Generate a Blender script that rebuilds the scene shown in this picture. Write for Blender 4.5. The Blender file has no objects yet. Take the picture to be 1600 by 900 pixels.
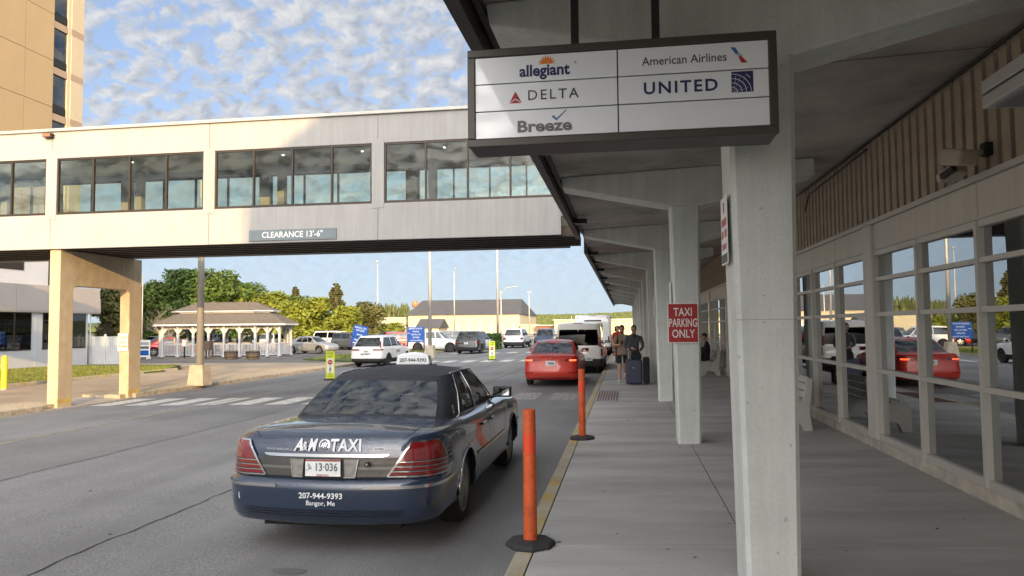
import bpy, bmesh, math, random
from mathutils import Vector, Matrix
random.seed(7)
PI = math.pi
S = bpy.context.scene
COL = S.collection
# ------------------------------------------------------------------ camera
FPX = 1150.0
yaw, pitch, roll = math.atan(175 / FPX), math.atan(61 / FPX), math.radians(0.55)
CAM = Vector((0, 0, 1.9))
FW = Vector((-math.sin(yaw) * math.cos(pitch), math.cos(yaw) * math.cos(pitch), math.sin(pitch)))
r0 = Vector((math.cos(yaw), math.sin(yaw), 0)); u0 = r0.cross(FW)
RT = r0 * math.cos(roll) - u0 * math.sin(roll)
UP = u0 * math.cos(roll) + r0 * math.sin(roll)
cd = bpy.data.cameras.new('camera'); cam = bpy.data.objects.new('camera', cd); COL.objects.link(cam)
cam.matrix_world = Matrix(((RT.x, UP.x, -FW.x, 0), (RT.y, UP.y, -FW.y, 0), (RT.z, UP.z, -FW.z, CAM.z), (0, 0, 0, 1)))
cd.sensor_width = 36; cd.lens = FPX / 1600 * 36; cd.clip_start = 0.05; cd.clip_end = 6000
S.camera = cam
# ------------------------------------------------------------------ light
SUN_D = Vector((-0.30, 1.0, -0.215)).normalized()         # direction the light travels
SUN_EL = math.asin(-SUN_D.z); SUN_AZ = math.atan2(-SUN_D.x, -SUN_D.y)   # azimuth of the sun from +Y towards +X
sl = bpy.data.lights.new('sun', 'SUN'); sl.energy = 2.0; sl.angle = math.radians(0.5); sl.color = (1.0, 0.66, 0.30)
so = bpy.data.objects.new('sun', sl); COL.objects.link(so)
so.rotation_euler = (-SUN_D).to_track_quat('Z', 'Y').to_euler()
W = bpy.data.worlds.new('World'); S.world = W; W.use_nodes = True
nt = W.node_tree; nt.nodes.clear()
def wn(t, **k):
    n = nt.nodes.new(t)
    for a, b in k.items(): setattr(n, a, b)
    return n
def wl(a, b): nt.links.new(a, b)
out = wn('ShaderNodeOutputWorld'); bg = wn('ShaderNodeBackground'); bg.inputs[1].default_value = 0.15
sky = wn('ShaderNodeTexSky', sky_type='NISHITA'); sky.sun_disc = False
sky.sun_elevation = SUN_EL; sky.sun_rotation = SUN_AZ; sky.air_density = 1.0; sky.dust_density = 4.0; sky.ozone_density = 1.5
tc = wn('ShaderNodeTexCoord'); sx = wn('ShaderNodeSeparateXYZ'); wl(tc.outputs['Generated'], sx.inputs[0])
def wmath(op, a, b=None, c=None):
    n = wn('ShaderNodeMath', operation=op)
    for i, v in enumerate((a, b, c)):
        if v is None: continue
        if isinstance(v, (int, float)): n.inputs[i].default_value = v
        else: wl(v, n.inputs[i])
    return n.outputs[0]
zc = wmath('ADD', wmath('MAXIMUM', sx.outputs[2], 0.0), 0.55)
cv = wn('ShaderNodeCombineXYZ'); wl(wmath('DIVIDE', sx.outputs[0], zc), cv.inputs[0]); wl(wmath('DIVIDE', sx.outputs[1], zc), cv.inputs[1])
def wnoise(scale, detail, rough, dist=0, vec=None, off=0):
    n = wn('ShaderNodeTexNoise'); n.inputs['Scale'].default_value = scale; n.inputs['Detail'].default_value = detail
    n.inputs['Roughness'].default_value = rough; n.inputs['Distortion'].default_value = dist
    m = wn('ShaderNodeMapping'); m.inputs['Location'].default_value = (off, off * .7, off * .3); m.inputs['Scale'].default_value = (1.0, 1.1, 1)
    m.inputs['Rotation'].default_value = (0, 0, .5)
    wl(vec or cv.outputs[0], m.inputs[0]); wl(m.outputs[0], n.inputs['Vector']); return n.outputs[0]
n_small = wnoise(33, 4, .55, .3)
n_big = wnoise(3.2, 3, .5, 0, None, 3.1)
n_lit = wnoise(33, 4, .55, .3, None, .011)
cov = wmath('ADD', n_small, wmath('MULTIPLY', wmath('SUBTRACT', n_big, .5), .22))
mr = wn('ShaderNodeMapRange'); mr.interpolation_type = 'SMOOTHSTEP'; wl(cov, mr.inputs[0]); mr.inputs[1].default_value = .36; mr.inputs[2].default_value = .57
# clouds thin out towards the horizon
fade = wn('ShaderNodeMapRange'); fade.interpolation_type = 'SMOOTHSTEP'; wl(sx.outputs[2], fade.inputs[0]); fade.inputs[1].default_value = .04; fade.inputs[2].default_value = .27; fade.inputs[3].default_value = .13
cmask = wmath('MULTIPLY', wmath('MULTIPLY', mr.outputs[0], fade.outputs[0]), .93)
cr = wn('ShaderNodeMapRange'); wl(n_lit, cr.inputs[0]); cr.inputs[1].default_value = .34; cr.inputs[2].default_value = .70
svec = wn('ShaderNodeCombineXYZ'); wl(sx.outputs[0], svec.inputs[0]); wl(sx.outputs[1], svec.inputs[1]); wl(wmath('MULTIPLY_ADD', wmath('MAXIMUM', sx.outputs[2], 0.0), .88, .12), svec.inputs[2]); wl(svec.outputs[0], sky.inputs[0])   # clear air: no yellow band at the horizon
# sky colour, a little bluer than the raw model
tint = wn('ShaderNodeMix', data_type='RGBA', blend_type='MULTIPLY'); tint.inputs[0].default_value = 1; wl(sky.outputs[0], tint.inputs[6]); tint.inputs[7].default_value = (.66, .60, .63, 1)
# cloud colour: shaded to lit lumps, plus the light they scatter forward from the sky glow behind them
mixc = wn('ShaderNodeMix', data_type='RGBA'); wl(cr.outputs[0], mixc.inputs[0]); mixc.inputs[6].default_value = (.92, 1.01, 1.18, 1); mixc.inputs[7].default_value = (1.80, 1.78, 1.76, 1)
# thin clouds scatter sunlight forward (Henyey-Greenstein phase, g = .5, scaled to 1 well away from the sun)
dp = wn('ShaderNodeVectorMath', operation='DOT_PRODUCT'); wl(tc.outputs['Generated'], dp.inputs[0]); dp.inputs[1].default_value = tuple(-SUN_D)
hg = wmath('MULTIPLY', wmath('DIVIDE', .75, wmath('POWER', wmath('SUBTRACT', 1.25, dp.outputs['Value']), 1.5)), 3.85)
glow = wn('ShaderNodeVectorMath', operation='MULTIPLY_ADD'); wl(wmath('SUBTRACT', hg, 1.0), glow.inputs[0]); glow.inputs[1].default_value = (1.06, .985, .88); glow.inputs[2].default_value = (1, 1, 1)     # low sun: warm forward light
addc = wn('ShaderNodeVectorMath', operation='MULTIPLY'); wl(mixc.outputs[2], addc.inputs[0]); wl(glow.outputs[0], addc.inputs[1])
hz = wn('ShaderNodeMapRange'); hz.interpolation_type = 'SMOOTHSTEP'; wl(sx.outputs[2], hz.inputs[0]); hz.inputs[1].default_value = -.02; hz.inputs[2].default_value = .34; hz.inputs[3].default_value = .62; hz.inputs[4].default_value = .05
pale = wn('ShaderNodeMix', data_type='RGBA'); wl(hz.outputs[0], pale.inputs[0]); wl(tint.outputs[2], pale.inputs[6]); pale.inputs[7].default_value = (1.22, 1.42, 1.55, 1)     # thin high haze
mx = wn('ShaderNodeMix', data_type='RGBA'); wl(cmask, mx.inputs[0]); wl(pale.outputs[2], mx.inputs[6]); wl(addc.outputs[0], mx.inputs[7])
wl(mx.outputs[2], bg.inputs[0]); wl(bg.outputs[0], out.inputs[0])
vs = S.view_settings; vs.view_transform = 'Standard'; vs.look = 'None'; vs.gamma = 1; vs.use_curve_mapping = False; vs.exposure = 1.7
S.render.engine = 'CYCLES'
S.cycles.max_bounces = 8; S.cycles.transparent_max_bounces = 16; S.cycles.glossy_bounces = 4
# ------------------------------------------------------------------ pixel helpers (photo is 1600 x 900)
def ray(x, y): return FW + RT * ((x - 800) / FPX) - UP * ((y - 450) / FPX)
def G(x, y, z=0.0):
    d = ray(x, y); return CAM + d * ((z - CAM.z) / d.z)
def atY(x, y, Y):
    d = ray(x, y); return CAM + d * (Y / d.y)
def atX(x, y, X):
    d = ray(x, y); return CAM + d * (X / d.x)
def road_z(X): return 0.0 if X > -3 else max(-0.16, 0.0135 * (X + 3))
# ------------------------------------------------------------------ materials
MATS = {}
def M(name, col=(.5, .5, .5), rough=.6, metal=0.0, var=0.0, vs=4.0, bump=0.0, bs=60.0, coat=0.0, emit=0.0, streak=0.0, speck=0.0, ss=150.0, spec=.5, sx=(1, 1, 1), col2=None, c2s=1.0, c2lo=.45, c2hi=.6, pits=0.0, tracks=0.0):
    if name in MATS: return MATS[name]
    m = bpy.data.materials.new(name); m.use_nodes = True; t = m.node_tree; b = t.nodes['Principled BSDF']
    b.inputs['Roughness'].default_value = rough; b.inputs['Metallic'].default_value = metal
    b.inputs['Coat Weight'].default_value = coat; b.inputs['Coat Roughness'].default_value = .04; b.inputs['Specular IOR Level'].default_value = spec
    b.inputs['Base Color'].default_value = (*col, 1)
    L = t.links.new; N = t.nodes.new
    tcn = N('ShaderNodeTexCoord'); mp = N('ShaderNodeMapping'); mp.inputs['Scale'].default_value = sx; L(tcn.outputs['Object'], mp.inputs[0]); V = mp.outputs[0]
    cur = None
    def noise(scale, det=4, ro=.55, vec=None):
        n = N('ShaderNodeTexNoise'); n.inputs['Scale'].default_value = scale; n.inputs['Detail'].default_value = det; n.inputs['Roughness'].default_value = ro; L(vec or V, n.inputs['Vector']); return n.outputs[0]
    def ramp(v, lo, hi, a, bb):
        r = N('ShaderNodeMapRange'); L(v, r.inputs[0]); r.inputs[1].default_value = lo; r.inputs[2].default_value = hi; r.inputs[3].default_value = a; r.inputs[4].default_value = bb; return r.outputs[0]
    def mulc(src, fac):
        x = N('ShaderNodeMix'); x.data_type = 'RGBA'; x.blend_type = 'MULTIPLY'; x.inputs[0].default_value = 1
        if src is None: x.inputs[6].default_value = (*col, 1)
        else: L(src, x.inputs[6])
        cc = N('ShaderNodeCombineColor')
        for i in range(3): L(fac, cc.inputs[i])
        L(cc.outputs[0], x.inputs[7]); return x.outputs[2]
    if col2:
        x = N('ShaderNodeMix'); x.data_type = 'RGBA'; L(ramp(noise(c2s, 6, .6), c2lo, c2hi, 0, 1), x.inputs[0]); x.inputs[6].default_value = (*col, 1); x.inputs[7].default_value = (*col2, 1); cur = x.outputs[2]
    if var: cur = mulc(cur, ramp(noise(vs, 6, .6), .3, .7, 1 - var, 1 + var * .6))
    if streak:
        m2 = N('ShaderNodeMapping'); m2.inputs['Scale'].default_value = (7, 7, .35); L(tcn.outputs['Object'], m2.inputs[0]); cur = mulc(cur, ramp(noise(1.2, 5, .65, m2.outputs[0]), .35, .7, 1 - streak, 1.05))
    if pits: cur = mulc(cur, ramp(noise(19, 2, .5), .70, .735, 1, 1 - pits)); cur = mulc(cur, ramp(noise(1.7, 7, .7), .62, .78, 1, 1 - pits * .35))
    if tracks:
        m3 = N('ShaderNodeMapping'); m3.inputs['Scale'].default_value = (1.15, .035, 1); L(tcn.outputs['Object'], m3.inputs[0]); cur = mulc(cur, ramp(noise(1.0, 4, .6, m3.outputs[0]), .35, .68, 1 - tracks, 1.06))
    if speck: cur = mulc(cur, ramp(noise(ss, 2, .7), .3, .7, 1 - speck, 1 + speck))
    if cur is not None: L(cur, b.inputs['Base Color'])
    if bump:
        bn = N('ShaderNodeBump'); bn.inputs['Strength'].default_value = bump; bn.inputs['Distance'].default_value = .01; L(noise(bs, 5, .6), bn.inputs['Height']); L(bn.outputs[0], b.inputs['Normal'])
        L(ramp(noise(bs * .2, 3), .3, .7, max(0, rough - .08), min(1, rough + .08)), b.inputs['Roughness'])
    if emit:
        if cur is not None: L(cur, b.inputs['Emission Color'])
        else: b.inputs['Emission Color'].default_value = (*col, 1)
        b.inputs['Emission Strength'].default_value = emit
    MATS[name] = m; return m
def glass(name, tint=(.5, .55, .55), base=.2, rough=.0, gain=1.0, wavy=True):
    if name in MATS: return MATS[name]
    m = bpy.data.materials.new(name); m.use_nodes = True; t = m.node_tree; t.nodes.clear(); N = t.nodes.new; L = t.links.new
    o = N('ShaderNodeOutputMaterial'); mixs = N('ShaderNodeMixShader'); tr = N('ShaderNodeBsdfTransparent'); gl = N('ShaderNodeBsdfGlossy'); fr = N('ShaderNodeFresnel'); fr.inputs[0].default_value = 1.5
    tr.inputs[0].default_value = (*tint, 1); gl.inputs['Roughness'].default_value = rough; gl.inputs[0].default_value = (.93, .96, .97, 1)
    a = N('ShaderNodeMath'); a.operation = 'MULTIPLY_ADD'; L(fr.outputs[0], a.inputs[0]); a.inputs[1].default_value = gain; a.inputs[2].default_value = base; a.use_clamp = True
    # slight waviness of the panes
    tcn = N('ShaderNodeTexCoord'); n = N('ShaderNodeTexNoise'); n.inputs['Scale'].default_value = .9; n.inputs['Detail'].default_value = 1; L(tcn.outputs['Object'], n.inputs['Vector'])
    bn = N('ShaderNodeBump'); bn.inputs['Strength'].default_value = .02; bn.inputs['Distance'].default_value = .05; L(n.outputs[0], bn.inputs['Height']); 
    if wavy: L(bn.outputs[0], gl.inputs['Normal'])
    L(a.outputs[0], mixs.inputs[0]); L(tr.outputs[0], mixs.inputs[1]); L(gl.outputs[0], mixs.inputs[2]); L(mixs.outputs[0], o.inputs[0])
    MATS[name] = m; return m
# ------------------------------------------------------------------ mesh builder
class MB:
    def __init__(s): s.v = []; s.f = []; s.mi = []; s.cur = 0
    def add(s, vs, fs):
        o = len(s.v); s.v += [tuple(p) for p in vs]; s.f += [tuple(i + o for i in f) for f in fs]; s.mi += [s.cur] * len(fs); return s
    def box(s, x0, x1, y0, y1, z0, z1):
        return s.add([(x, y, z) for z in (z0, z1) for y in (y0, y1) for x in (x0, x1)], [(0, 2, 3, 1), (4, 5, 7, 6), (0, 1, 5, 4), (2, 6, 7, 3), (0, 4, 6, 2), (1, 3, 7, 5)])
    def cbox(s, c, d, rz=0, rx=0):
        m = Matrix.Rotation(rz, 3, 'Z') @ Matrix.Rotation(rx, 3, 'X'); a = MB().box(-d[0] / 2, d[0] / 2, -d[1] / 2, d[1] / 2, -d[2] / 2, d[2] / 2)
        return s.add([Vector(c) + m @ Vector(p) for p in a.v], a.f)
    def prism(s, pts, axis, a0, a1):
        """extrude polygon pts (2-D) along axis; axis 'x': pts=(y,z), 'y': pts=(x,z), 'z': pts=(x,y)"""
        def P(p, a): return {'x': (a, p[0], p[1]), 'y': (p[0], a, p[1]), 'z': (p[0], p[1], a)}[axis]
        n = len(pts); vs = [P(p, a0) for p in pts] + [P(p, a1) for p in pts]
        fs = [tuple(range(n))[::-1], tuple(range(n, 2 * n))] + [(i, (i + 1) % n, n + (i + 1) % n, n + i) for i in range(n)]
        return s.add(vs, fs)
    def tube(s, pts, r, n=8, r1=None, caps=True):
        pts = [Vector(p) for p in pts]; k = len(pts); vs = []; up = None
        for i, p in enumerate(pts):
            d = (pts[min(i + 1, k - 1)] - pts[max(i - 1, 0)]).normalized()
            if up is None: up = Vector((0, 0, 1)) if abs(d.z) < .9 else Vector((1, 0, 0))
            a = d.cross(up).normalized(); b = a.cross(d); up = b
            rr = r if r1 is None else r + (r1 - r) * i / (k - 1)
            if isinstance(r, (list, tuple)): rr = r[i]
            vs += [p + a * (rr * math.cos(2 * PI * j / n)) + b * (rr * math.sin(2 * PI * j / n)) for j in range(n)]
        fs = [(i * n + j, i * n + (j + 1) % n, (i + 1) * n + (j + 1) % n, (i + 1) * n + j) for i in range(k - 1) for j in range(n)]
        if caps: fs += [tuple(range(n))[::-1], tuple(range((k - 1) * n, k * n))]
        return s.add(vs, fs)
    def lathe(s, prof, n=16, c=(0, 0, 0), axis='z'):
        vs = []
        for r, h in prof:
            for j in range(n):
                a = 2 * PI * j / n; p = (r * math.cos(a), r * math.sin(a), h)
                if axis == 'y': p = (p[0], p[2], p[1])
                vs.append((p[0] + c[0], p[1] + c[1], p[2] + c[2]))
        k = len(prof)
        fs = [(i * n + j, i * n + (j + 1) % n, (i + 1) * n + (j + 1) % n, (i + 1) * n + j) for i in range(k - 1) for j in range(n)]
        if axis == 'y': fs = [f[::-1] for f in fs]
        return s.add(vs, fs)
    def grid(s, rows, flip=False, skip=None):
        m = len(rows[0]); vs = [p for r in rows for p in r]; fs = []
        for i in range(len(rows) - 1):
            for j in range(m - 1):
                if skip and skip(i, j): continue
                q = (i * m + j, i * m + j + 1, (i + 1) * m + j + 1, (i + 1) * m + j); fs.append(q[::-1] if flip else q)
        return s.add(vs, fs)
    def sphere(s, c, r, n=10, m=7):
        if not isinstance(r, (tuple, list)): r = (r, r, r)
        vs = [(c[0], c[1], c[2] - r[2])]
        for i in range(1, m):
            a = PI * i / m - PI / 2
            for j in range(n):
                b = 2 * PI * j / n; vs.append((c[0] + r[0] * math.cos(a) * math.cos(b), c[1] + r[1] * math.cos(a) * math.sin(b), c[2] + r[2] * math.sin(a)))
        vs.append((c[0], c[1], c[2] + r[2])); fs = [(0, 1 + (j + 1) % n, 1 + j) for j in range(n)]
        for i in range(m - 2):
            fs += [(1 + i * n + j, 1 + i * n + (j + 1) % n, 1 + (i + 1) * n + (j + 1) % n, 1 + (i + 1) * n + j) for j in range(n)]
        e = len(vs) - 1; o = 1 + (m - 2) * n; fs += [(o + j, o + (j + 1) % n, e) for j in range(n)]
        return s.add(vs, fs)
    def mesh(s, name, mats, smooth=False):
        me = bpy.data.meshes.new(name); me.from_pydata(s.v, [], s.f)
        for m in (mats if isinstance(mats, (list, tuple)) else [mats]): me.materials.append(m)
        if len(me.materials) > 1: me.polygons.foreach_set('material_index', s.mi)
        if smooth: me.polygons.foreach_set('use_smooth', [True] * len(me.polygons))
        me.update(); return me
    def build(s, name, mats, parent=None, smooth=False, bevel=0, weld=False, angle=None):
        me = s.mesh(name, mats, smooth)
        if weld:
            b = bmesh.new(); b.from_mesh(me); bmesh.ops.remove_doubles(b, verts=b.verts, dist=1e-4)
            bmesh.ops.dissolve_degenerate(b, edges=b.edges, dist=1e-5); bmesh.ops.recalc_face_normals(b, faces=b.faces); b.to_mesh(me); b.free()
        if smooth and angle: me.set_sharp_from_angle(angle=math.radians(angle))
        o = link(name, me, parent)
        if bevel:
            bv = o.modifiers.new('bevel', 'BEVEL'); bv.width = bevel; bv.segments = 2; bv.limit_method = 'ANGLE'
        return o
def link(name, data, parent=None):
    o = bpy.data.objects.new(name, data); COL.objects.link(o)
    if parent: o.parent = parent
    return o
def thing(name, label, cat, loc=(0, 0, 0), rz=0, group=None):
    o = link(name, None); o.location = loc; o.rotation_euler = (0, 0, rz); o.empty_display_size = .2
    return tag(o, label, cat, group)
def tag(o, label=None, cat=None, group=None, kind=None):
    if label: o['label'] = label
    if cat: o['category'] = cat
    if group: o['group'] = group
    if kind: o['kind'] = kind
    return o
def struct(o): o['kind'] = 'structure'; return o
def copy_tree(o, parent=None):
    c = o.copy(); COL.objects.link(c); c.parent = parent
    for ch in o.children: copy_tree(ch, c)
    return c
def text_mesh(s, size, bold=0.0, align='CENTER', sx=1.0, shear=0.0, ext=0.0006, space=1.0, lines=1.0):
    cu = bpy.data.curves.new('lettering', 'FONT'); cu.body = s; cu.size = size; cu.align_x = align; cu.align_y = 'CENTER'; cu.offset = bold * size; cu.shear = shear
    cu.extrude = ext; cu.space_character = space; cu.space_line = lines; cu.resolution_u = 3
    o = bpy.data.objects.new('lettering', cu); COL.objects.link(o); dg = bpy.context.evaluated_depsgraph_get()
    me = bpy.data.meshes.new_from_object(o.evaluated_get(dg)); bpy.data.objects.remove(o); me.name = 'lettering'
    for v in me.vertices: v.co.x *= sx
    return me
def text(s, size, mat, parent, origin, right=(1, 0, 0), up=(0, 0, 1), name='lettering', warp=None, **k):
    """flat lettering: local x -> right, local y -> up"""
    me = text_mesh(s, size, **k); origin = origin or (0, 0, 0); R = Vector(right).normalized(); U = Vector(up).normalized(); Nn = R.cross(U); O = Vector(origin)
    for v in me.vertices:
        if warp: v.co = warp(v.co.x, v.co.y, v.co.z)
        else: v.co = O + R * v.co.x + U * v.co.y + Nn * v.co.z
    me.materials.clear(); me.materials.append(mat); me.update()
    return link(name, me, parent)
# ------------------------------------------------------------------ materials used by the setting
m_ground = M('ground_dirt', (.15, .14, .11), .95, var=.35, vs=.08, col2=(.07, .10, .035), c2s=.03)
m_road = M('road_asphalt', (.215, .216, .219), .82, var=.22, vs=.35, speck=.55, ss=80, bump=.6, bs=140, col2=(.178, .179, .182), c2s=.16, c2lo=.4, c2hi=.62, tracks=.17)
m_drive = M('drive_asphalt', (.34, .275, .20), .9, var=.25, vs=.5, speck=.25, ss=90, bump=.3, bs=100)
m_lot = M('lot_asphalt', (.13, .125, .12), .9, var=.25, vs=.2, speck=.2, ss=60)
m_paint = M('road_paint_white', (.58, .57, .54), .75, var=.25, vs=6, col2=(.16, .16, .16), c2s=9, c2lo=.56, c2hi=.66)
m_paint_worn = M('road_paint_worn', (.45, .44, .42), .8, col2=(.14, .14, .14), c2s=14, c2lo=.43, c2hi=.56)
m_line_yellow = M('road_line_faded', (.32, .28, .19), .8, col2=(.15, .145, .135), c2s=7, c2lo=.42, c2hi=.62)
m_crack = M('crack_sealer', (.022, .022, .023), .7)
m_walk = M('sidewalk_concrete', (.45, .445, .43), .88, var=.26, vs=.8, speck=.12, ss=120, bump=.25, bs=90, sx=(.55, 2.2, 1), col2=(.37, .365, .355), c2s=.7, c2lo=.46, c2hi=.7)
m_kerbc = M('kerb_concrete_yellow', (.40, .36, .27), .85, var=.2, vs=3, speck=.15, ss=60, bump=.3, bs=50, col2=(.46, .33, .10), c2s=1.6, c2lo=.5, c2hi=.62)
m_granite = M('kerb_granite', (.36, .32, .26), .9, var=.4, vs=5, speck=.3, ss=40, bump=.8, bs=22)
m_gravel = M('gravel_bed', (.42, .35, .25), .95, var=.4, vs=18, speck=.5, ss=45, bump=1.0, bs=40)
m_joint = M('joint_dark', (.07, .068, .064), .95)  # plain dark colour for slab joints, soffit joints and tie holes
m_conc = M('column_concrete', (.66, .685, .645), .75, var=.10, vs=2.2, streak=.10, speck=.05, ss=40, bump=.25, bs=30, pits=.3)
m_soffit = M('canopy_soffit_concrete', (.48, .44, .39), .9, var=.3, vs=1.1, streak=0, bump=.3, bs=18, col2=(.36, .33, .29), c2s=.6)
m_fascia = M('canopy_edge_metal', (.075, .07, .062), .5, metal=.4, var=.2, vs=3)
m_alu = M('window_frame_aluminium', (.55, .53, .48), .45, metal=.25, var=.08, vs=2)
m_panel = M('cladding_panel', (.60, .56, .49), .5, metal=.15, var=.07, vs=1.2, streak=.06)
m_rib = M('ribbed_wall_brown', (.47, .385, .29), .85, var=.18, vs=3, streak=.18, bump=.3, bs=30)
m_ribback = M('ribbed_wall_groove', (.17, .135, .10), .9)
m_basec = M('wall_base_concrete', (.50, .465, .40), .9, var=.35, vs=4, bump=.6, bs=25)
m_tglass = glass('terminal_glass', (.42, .46, .46), .25, 0, 1.4)
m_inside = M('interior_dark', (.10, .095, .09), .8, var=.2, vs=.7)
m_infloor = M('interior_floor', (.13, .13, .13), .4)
m_bridgec = M('bridge_concrete_panel', (.36, .357, .345), .8, var=.06, vs=.9, streak=.11, pits=.2, bump=.15, bs=40)
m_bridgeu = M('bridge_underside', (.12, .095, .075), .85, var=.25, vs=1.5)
m_bronze = M('bronze_window_frame', (.045, .036, .028), .4, metal=.5)
m_bglass = glass('bridge_glass', (.84, .87, .82), .01, 0, .2, False)
m_trimgrey = M('roof_edge_trim', (.42, .42, .38), .45, metal=.3, var=.08)
m_portal = M('portal_concrete_tan', (.46, .375, .255), .9, var=.14, vs=3, speck=.18, ss=35, bump=.7, bs=30, streak=.08)
m_white = M('white_paint', (.80, .80, .78), .55, var=.04)
m_black = M('black_plastic', (.012, .012, .013), .5)
m_dark = M('dark_metal', (.03, .03, .03), .45, metal=.5)
m_galv = M('galvanised_pole', (.47, .46, .43), .5, metal=.45, var=.12, vs=2)
# ------------------------------------------------------------------ ground, road, kerbs, walks
struct(MB().box(-2500, 2500, -600, 3500, -1.2, -.26).build('ground', m_ground))
def sheet(pts, z0, z1):
    """thick sheet from a plan polygon; pts are (x, y) or (x, y, ztop)"""
    b = MB(); n = len(pts); top = [(p[0], p[1], p[2] if len(p) > 2 else z1) for p in pts]
    b.add([(p[0], p[1], z0) for p in pts] + top, [tuple(range(n))[::-1], tuple(range(n, 2 * n))] + [(i, (i + 1) % n, n + (i + 1) % n, n + i) for i in range(n)]); return b
rb = MB(); xs = [-14.95, -11, -7, -3, -.85]
rb.grid([[(x, y, road_z(x)) for x in xs] for y in (-40, 0, 30, 60, 95)])
rb.add([(-14.95, -40, -.6), (-.85, -40, -.6), (-14.95, 95, -.6), (-.85, 95, -.6)], [(0, 1, 3, 2)])
road = struct(rb.build('road', m_road))
struct(sheet([(-120, 95), (-.85, 95), (30, 100), (30, 130), (-120, 130)], -.6, -.13).build('cross_road', m_lot))
struct(sheet([(-120, 42), (-15.2, 42), (-15.2, 94.9), (-120, 94.9)], -.6, -.15).build('parking_lot', m_lot))
drive = struct(sheet([(-22.4, -30), (-16.4, -30), (-16.4, 34), (-15.2, 41.9), (-60, 41.9), (-60, 38), (-22.4, 38)], -.6, -.12).build('side_drive', m_drive))
struct(sheet([(-16.39, -30), (-15.12, -30), (-15.12, 18.25), (-16.39, 18.25)], -.6, -.035).build('gravel_strip', m_gravel))
gs = struct(sheet([(-16.39, 20.35), (-15.12, 20.35), (-15.12, 42), (-15.3, 42), (-16.39, 34)], -.6, -.035).build('gravel_strip', m_gravel))
struct(sheet([(-16.39, 18.27), (-15.0, 18.27, -.15), (-15.0, 20.33, -.15), (-16.39, 20.33)], -.6, -.10).build('kerb_ramp', M('ramp_concrete', (.36, .34, .31), .9, var=.2, vs=3)))
lawn_m = M('lawn_soil', (.05, .075, .02), .95, var=.4, vs=2, col2=(.085, .11, .028), c2s=.8)
lawn_pts = [(-22.5, 10), (-22.5, 30), (-22.2, 33), (-24.5, 37.9), (-32, 37.9), (-32, 10)]
lawn = struct(sheet(lawn_pts, -.6, -.04).build('lawn', lawn_m))
# grass blades on the lawn
def blades(pts_fn, n, h, name, label, mat, w=.012):
    b = MB()
    for i in range(n):
        x, y, z = pts_fn(); a = random.random() * PI; hh = h * random.uniform(.5, 1.2); dx, dy = math.cos(a) * w, math.sin(a) * w; lx, ly = random.gauss(0, hh * .35), random.gauss(0, hh * .35)
        b.add([(x - dx, y - dy, z), (x + dx, y + dy, z), (x + lx, y + ly, z + hh)], [(0, 1, 2)])
    return tag(b.build(name, mat), label, 'grass', kind='stuff')
m_grass = M('grass_blade', (.17, .20, .04), .8, var=.5, vs=1.5)
def lawn_pt():
    while 1:
        x, y = random.uniform(-31.9, -22.5), random.uniform(19, 37.5)
        if x < -22.3 - max(0, y - 33) * .45: return x, y, -.045
blades(lawn_pt, 26000, .085, 'grass', 'short green lawn grass in front of the white low building', m_grass, .022)
# low edging kerb between drive and lawn (yellow worn)
kb = struct(link('drive_kerb', None))
for i in range(14):
    y = 12 + i * 1.6
    MB().box(-22.48, -22.33, y, y + 1.57, -.5, .0).build('kerb_stone', m_kerbc, kb, bevel=.015)
# granite kerb along the far side of the road
kb = struct(link('road_kerb', None))
y = -8.0; i = 0
while y < 92:
    L = 1.8
    if not (17.0 < y < 20.2):
        o = MB().box(-15.12, -14.93 + random.uniform(-.012, .012), y, y + L - .015, -.5, -.03 + random.uniform(-.008, .008)).build('kerb_stone', m_granite, kb, bevel=.015)
    else:
        MB().box(-15.12, -14.94, y, y + L - .015, -.5, -.145).build('kerb_stone', m_granite, kb, bevel=.01)
    y += L; i += 1
# pavement along the terminal
def walk_z(x): return .13 + .03 * (x + .9)
wk = struct(sheet([(-.75, -6, walk_z(-.75) - .012), (3.3, -6, walk_z(3.3) - .012), (3.3, 80, walk_z(3.3) - .012), (-.75, 80, walk_z(-.75) - .012)], -.5, 0).build('pavement', m_joint))
kb = struct(link('pavement_kerb', None))
for i in range(28):
    y = -6.2 + 3.05 * i
    for (a, b_) in ((-.732, .914), (.928, 3.298)):
        p = MB().prism([(a, -.1), (b_, -.1), (b_, walk_z(b_)), (a, walk_z(a))], 'y', y, y + 3.036); p.build('slab', m_walk, wk)
    MB().prism([(-.90, -.4), (-.745, -.4), (-.745, walk_z(-.745) + .001), (-.868, walk_z(-.87)), (-.893, .1)], 'y', y, y + 3.04).build('kerb_stone', m_kerbc, kb)
# tactile / drain strip on the pavement
tg = struct(link('ribbed_drain_grate', None)); tg['label'] = 'rusty ribbed grate let into the pavement beside the kerb'
mg = M('grate_rust', (.20, .12, .10), .8, var=.3, vs=8)
for i in range(8):
    x = -.69 + i * .066
    MB().box(x, x + .03, 17.6, 20.1, walk_z(x) - .02, walk_z(x) + .012).build('bar', mg, tg)
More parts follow.
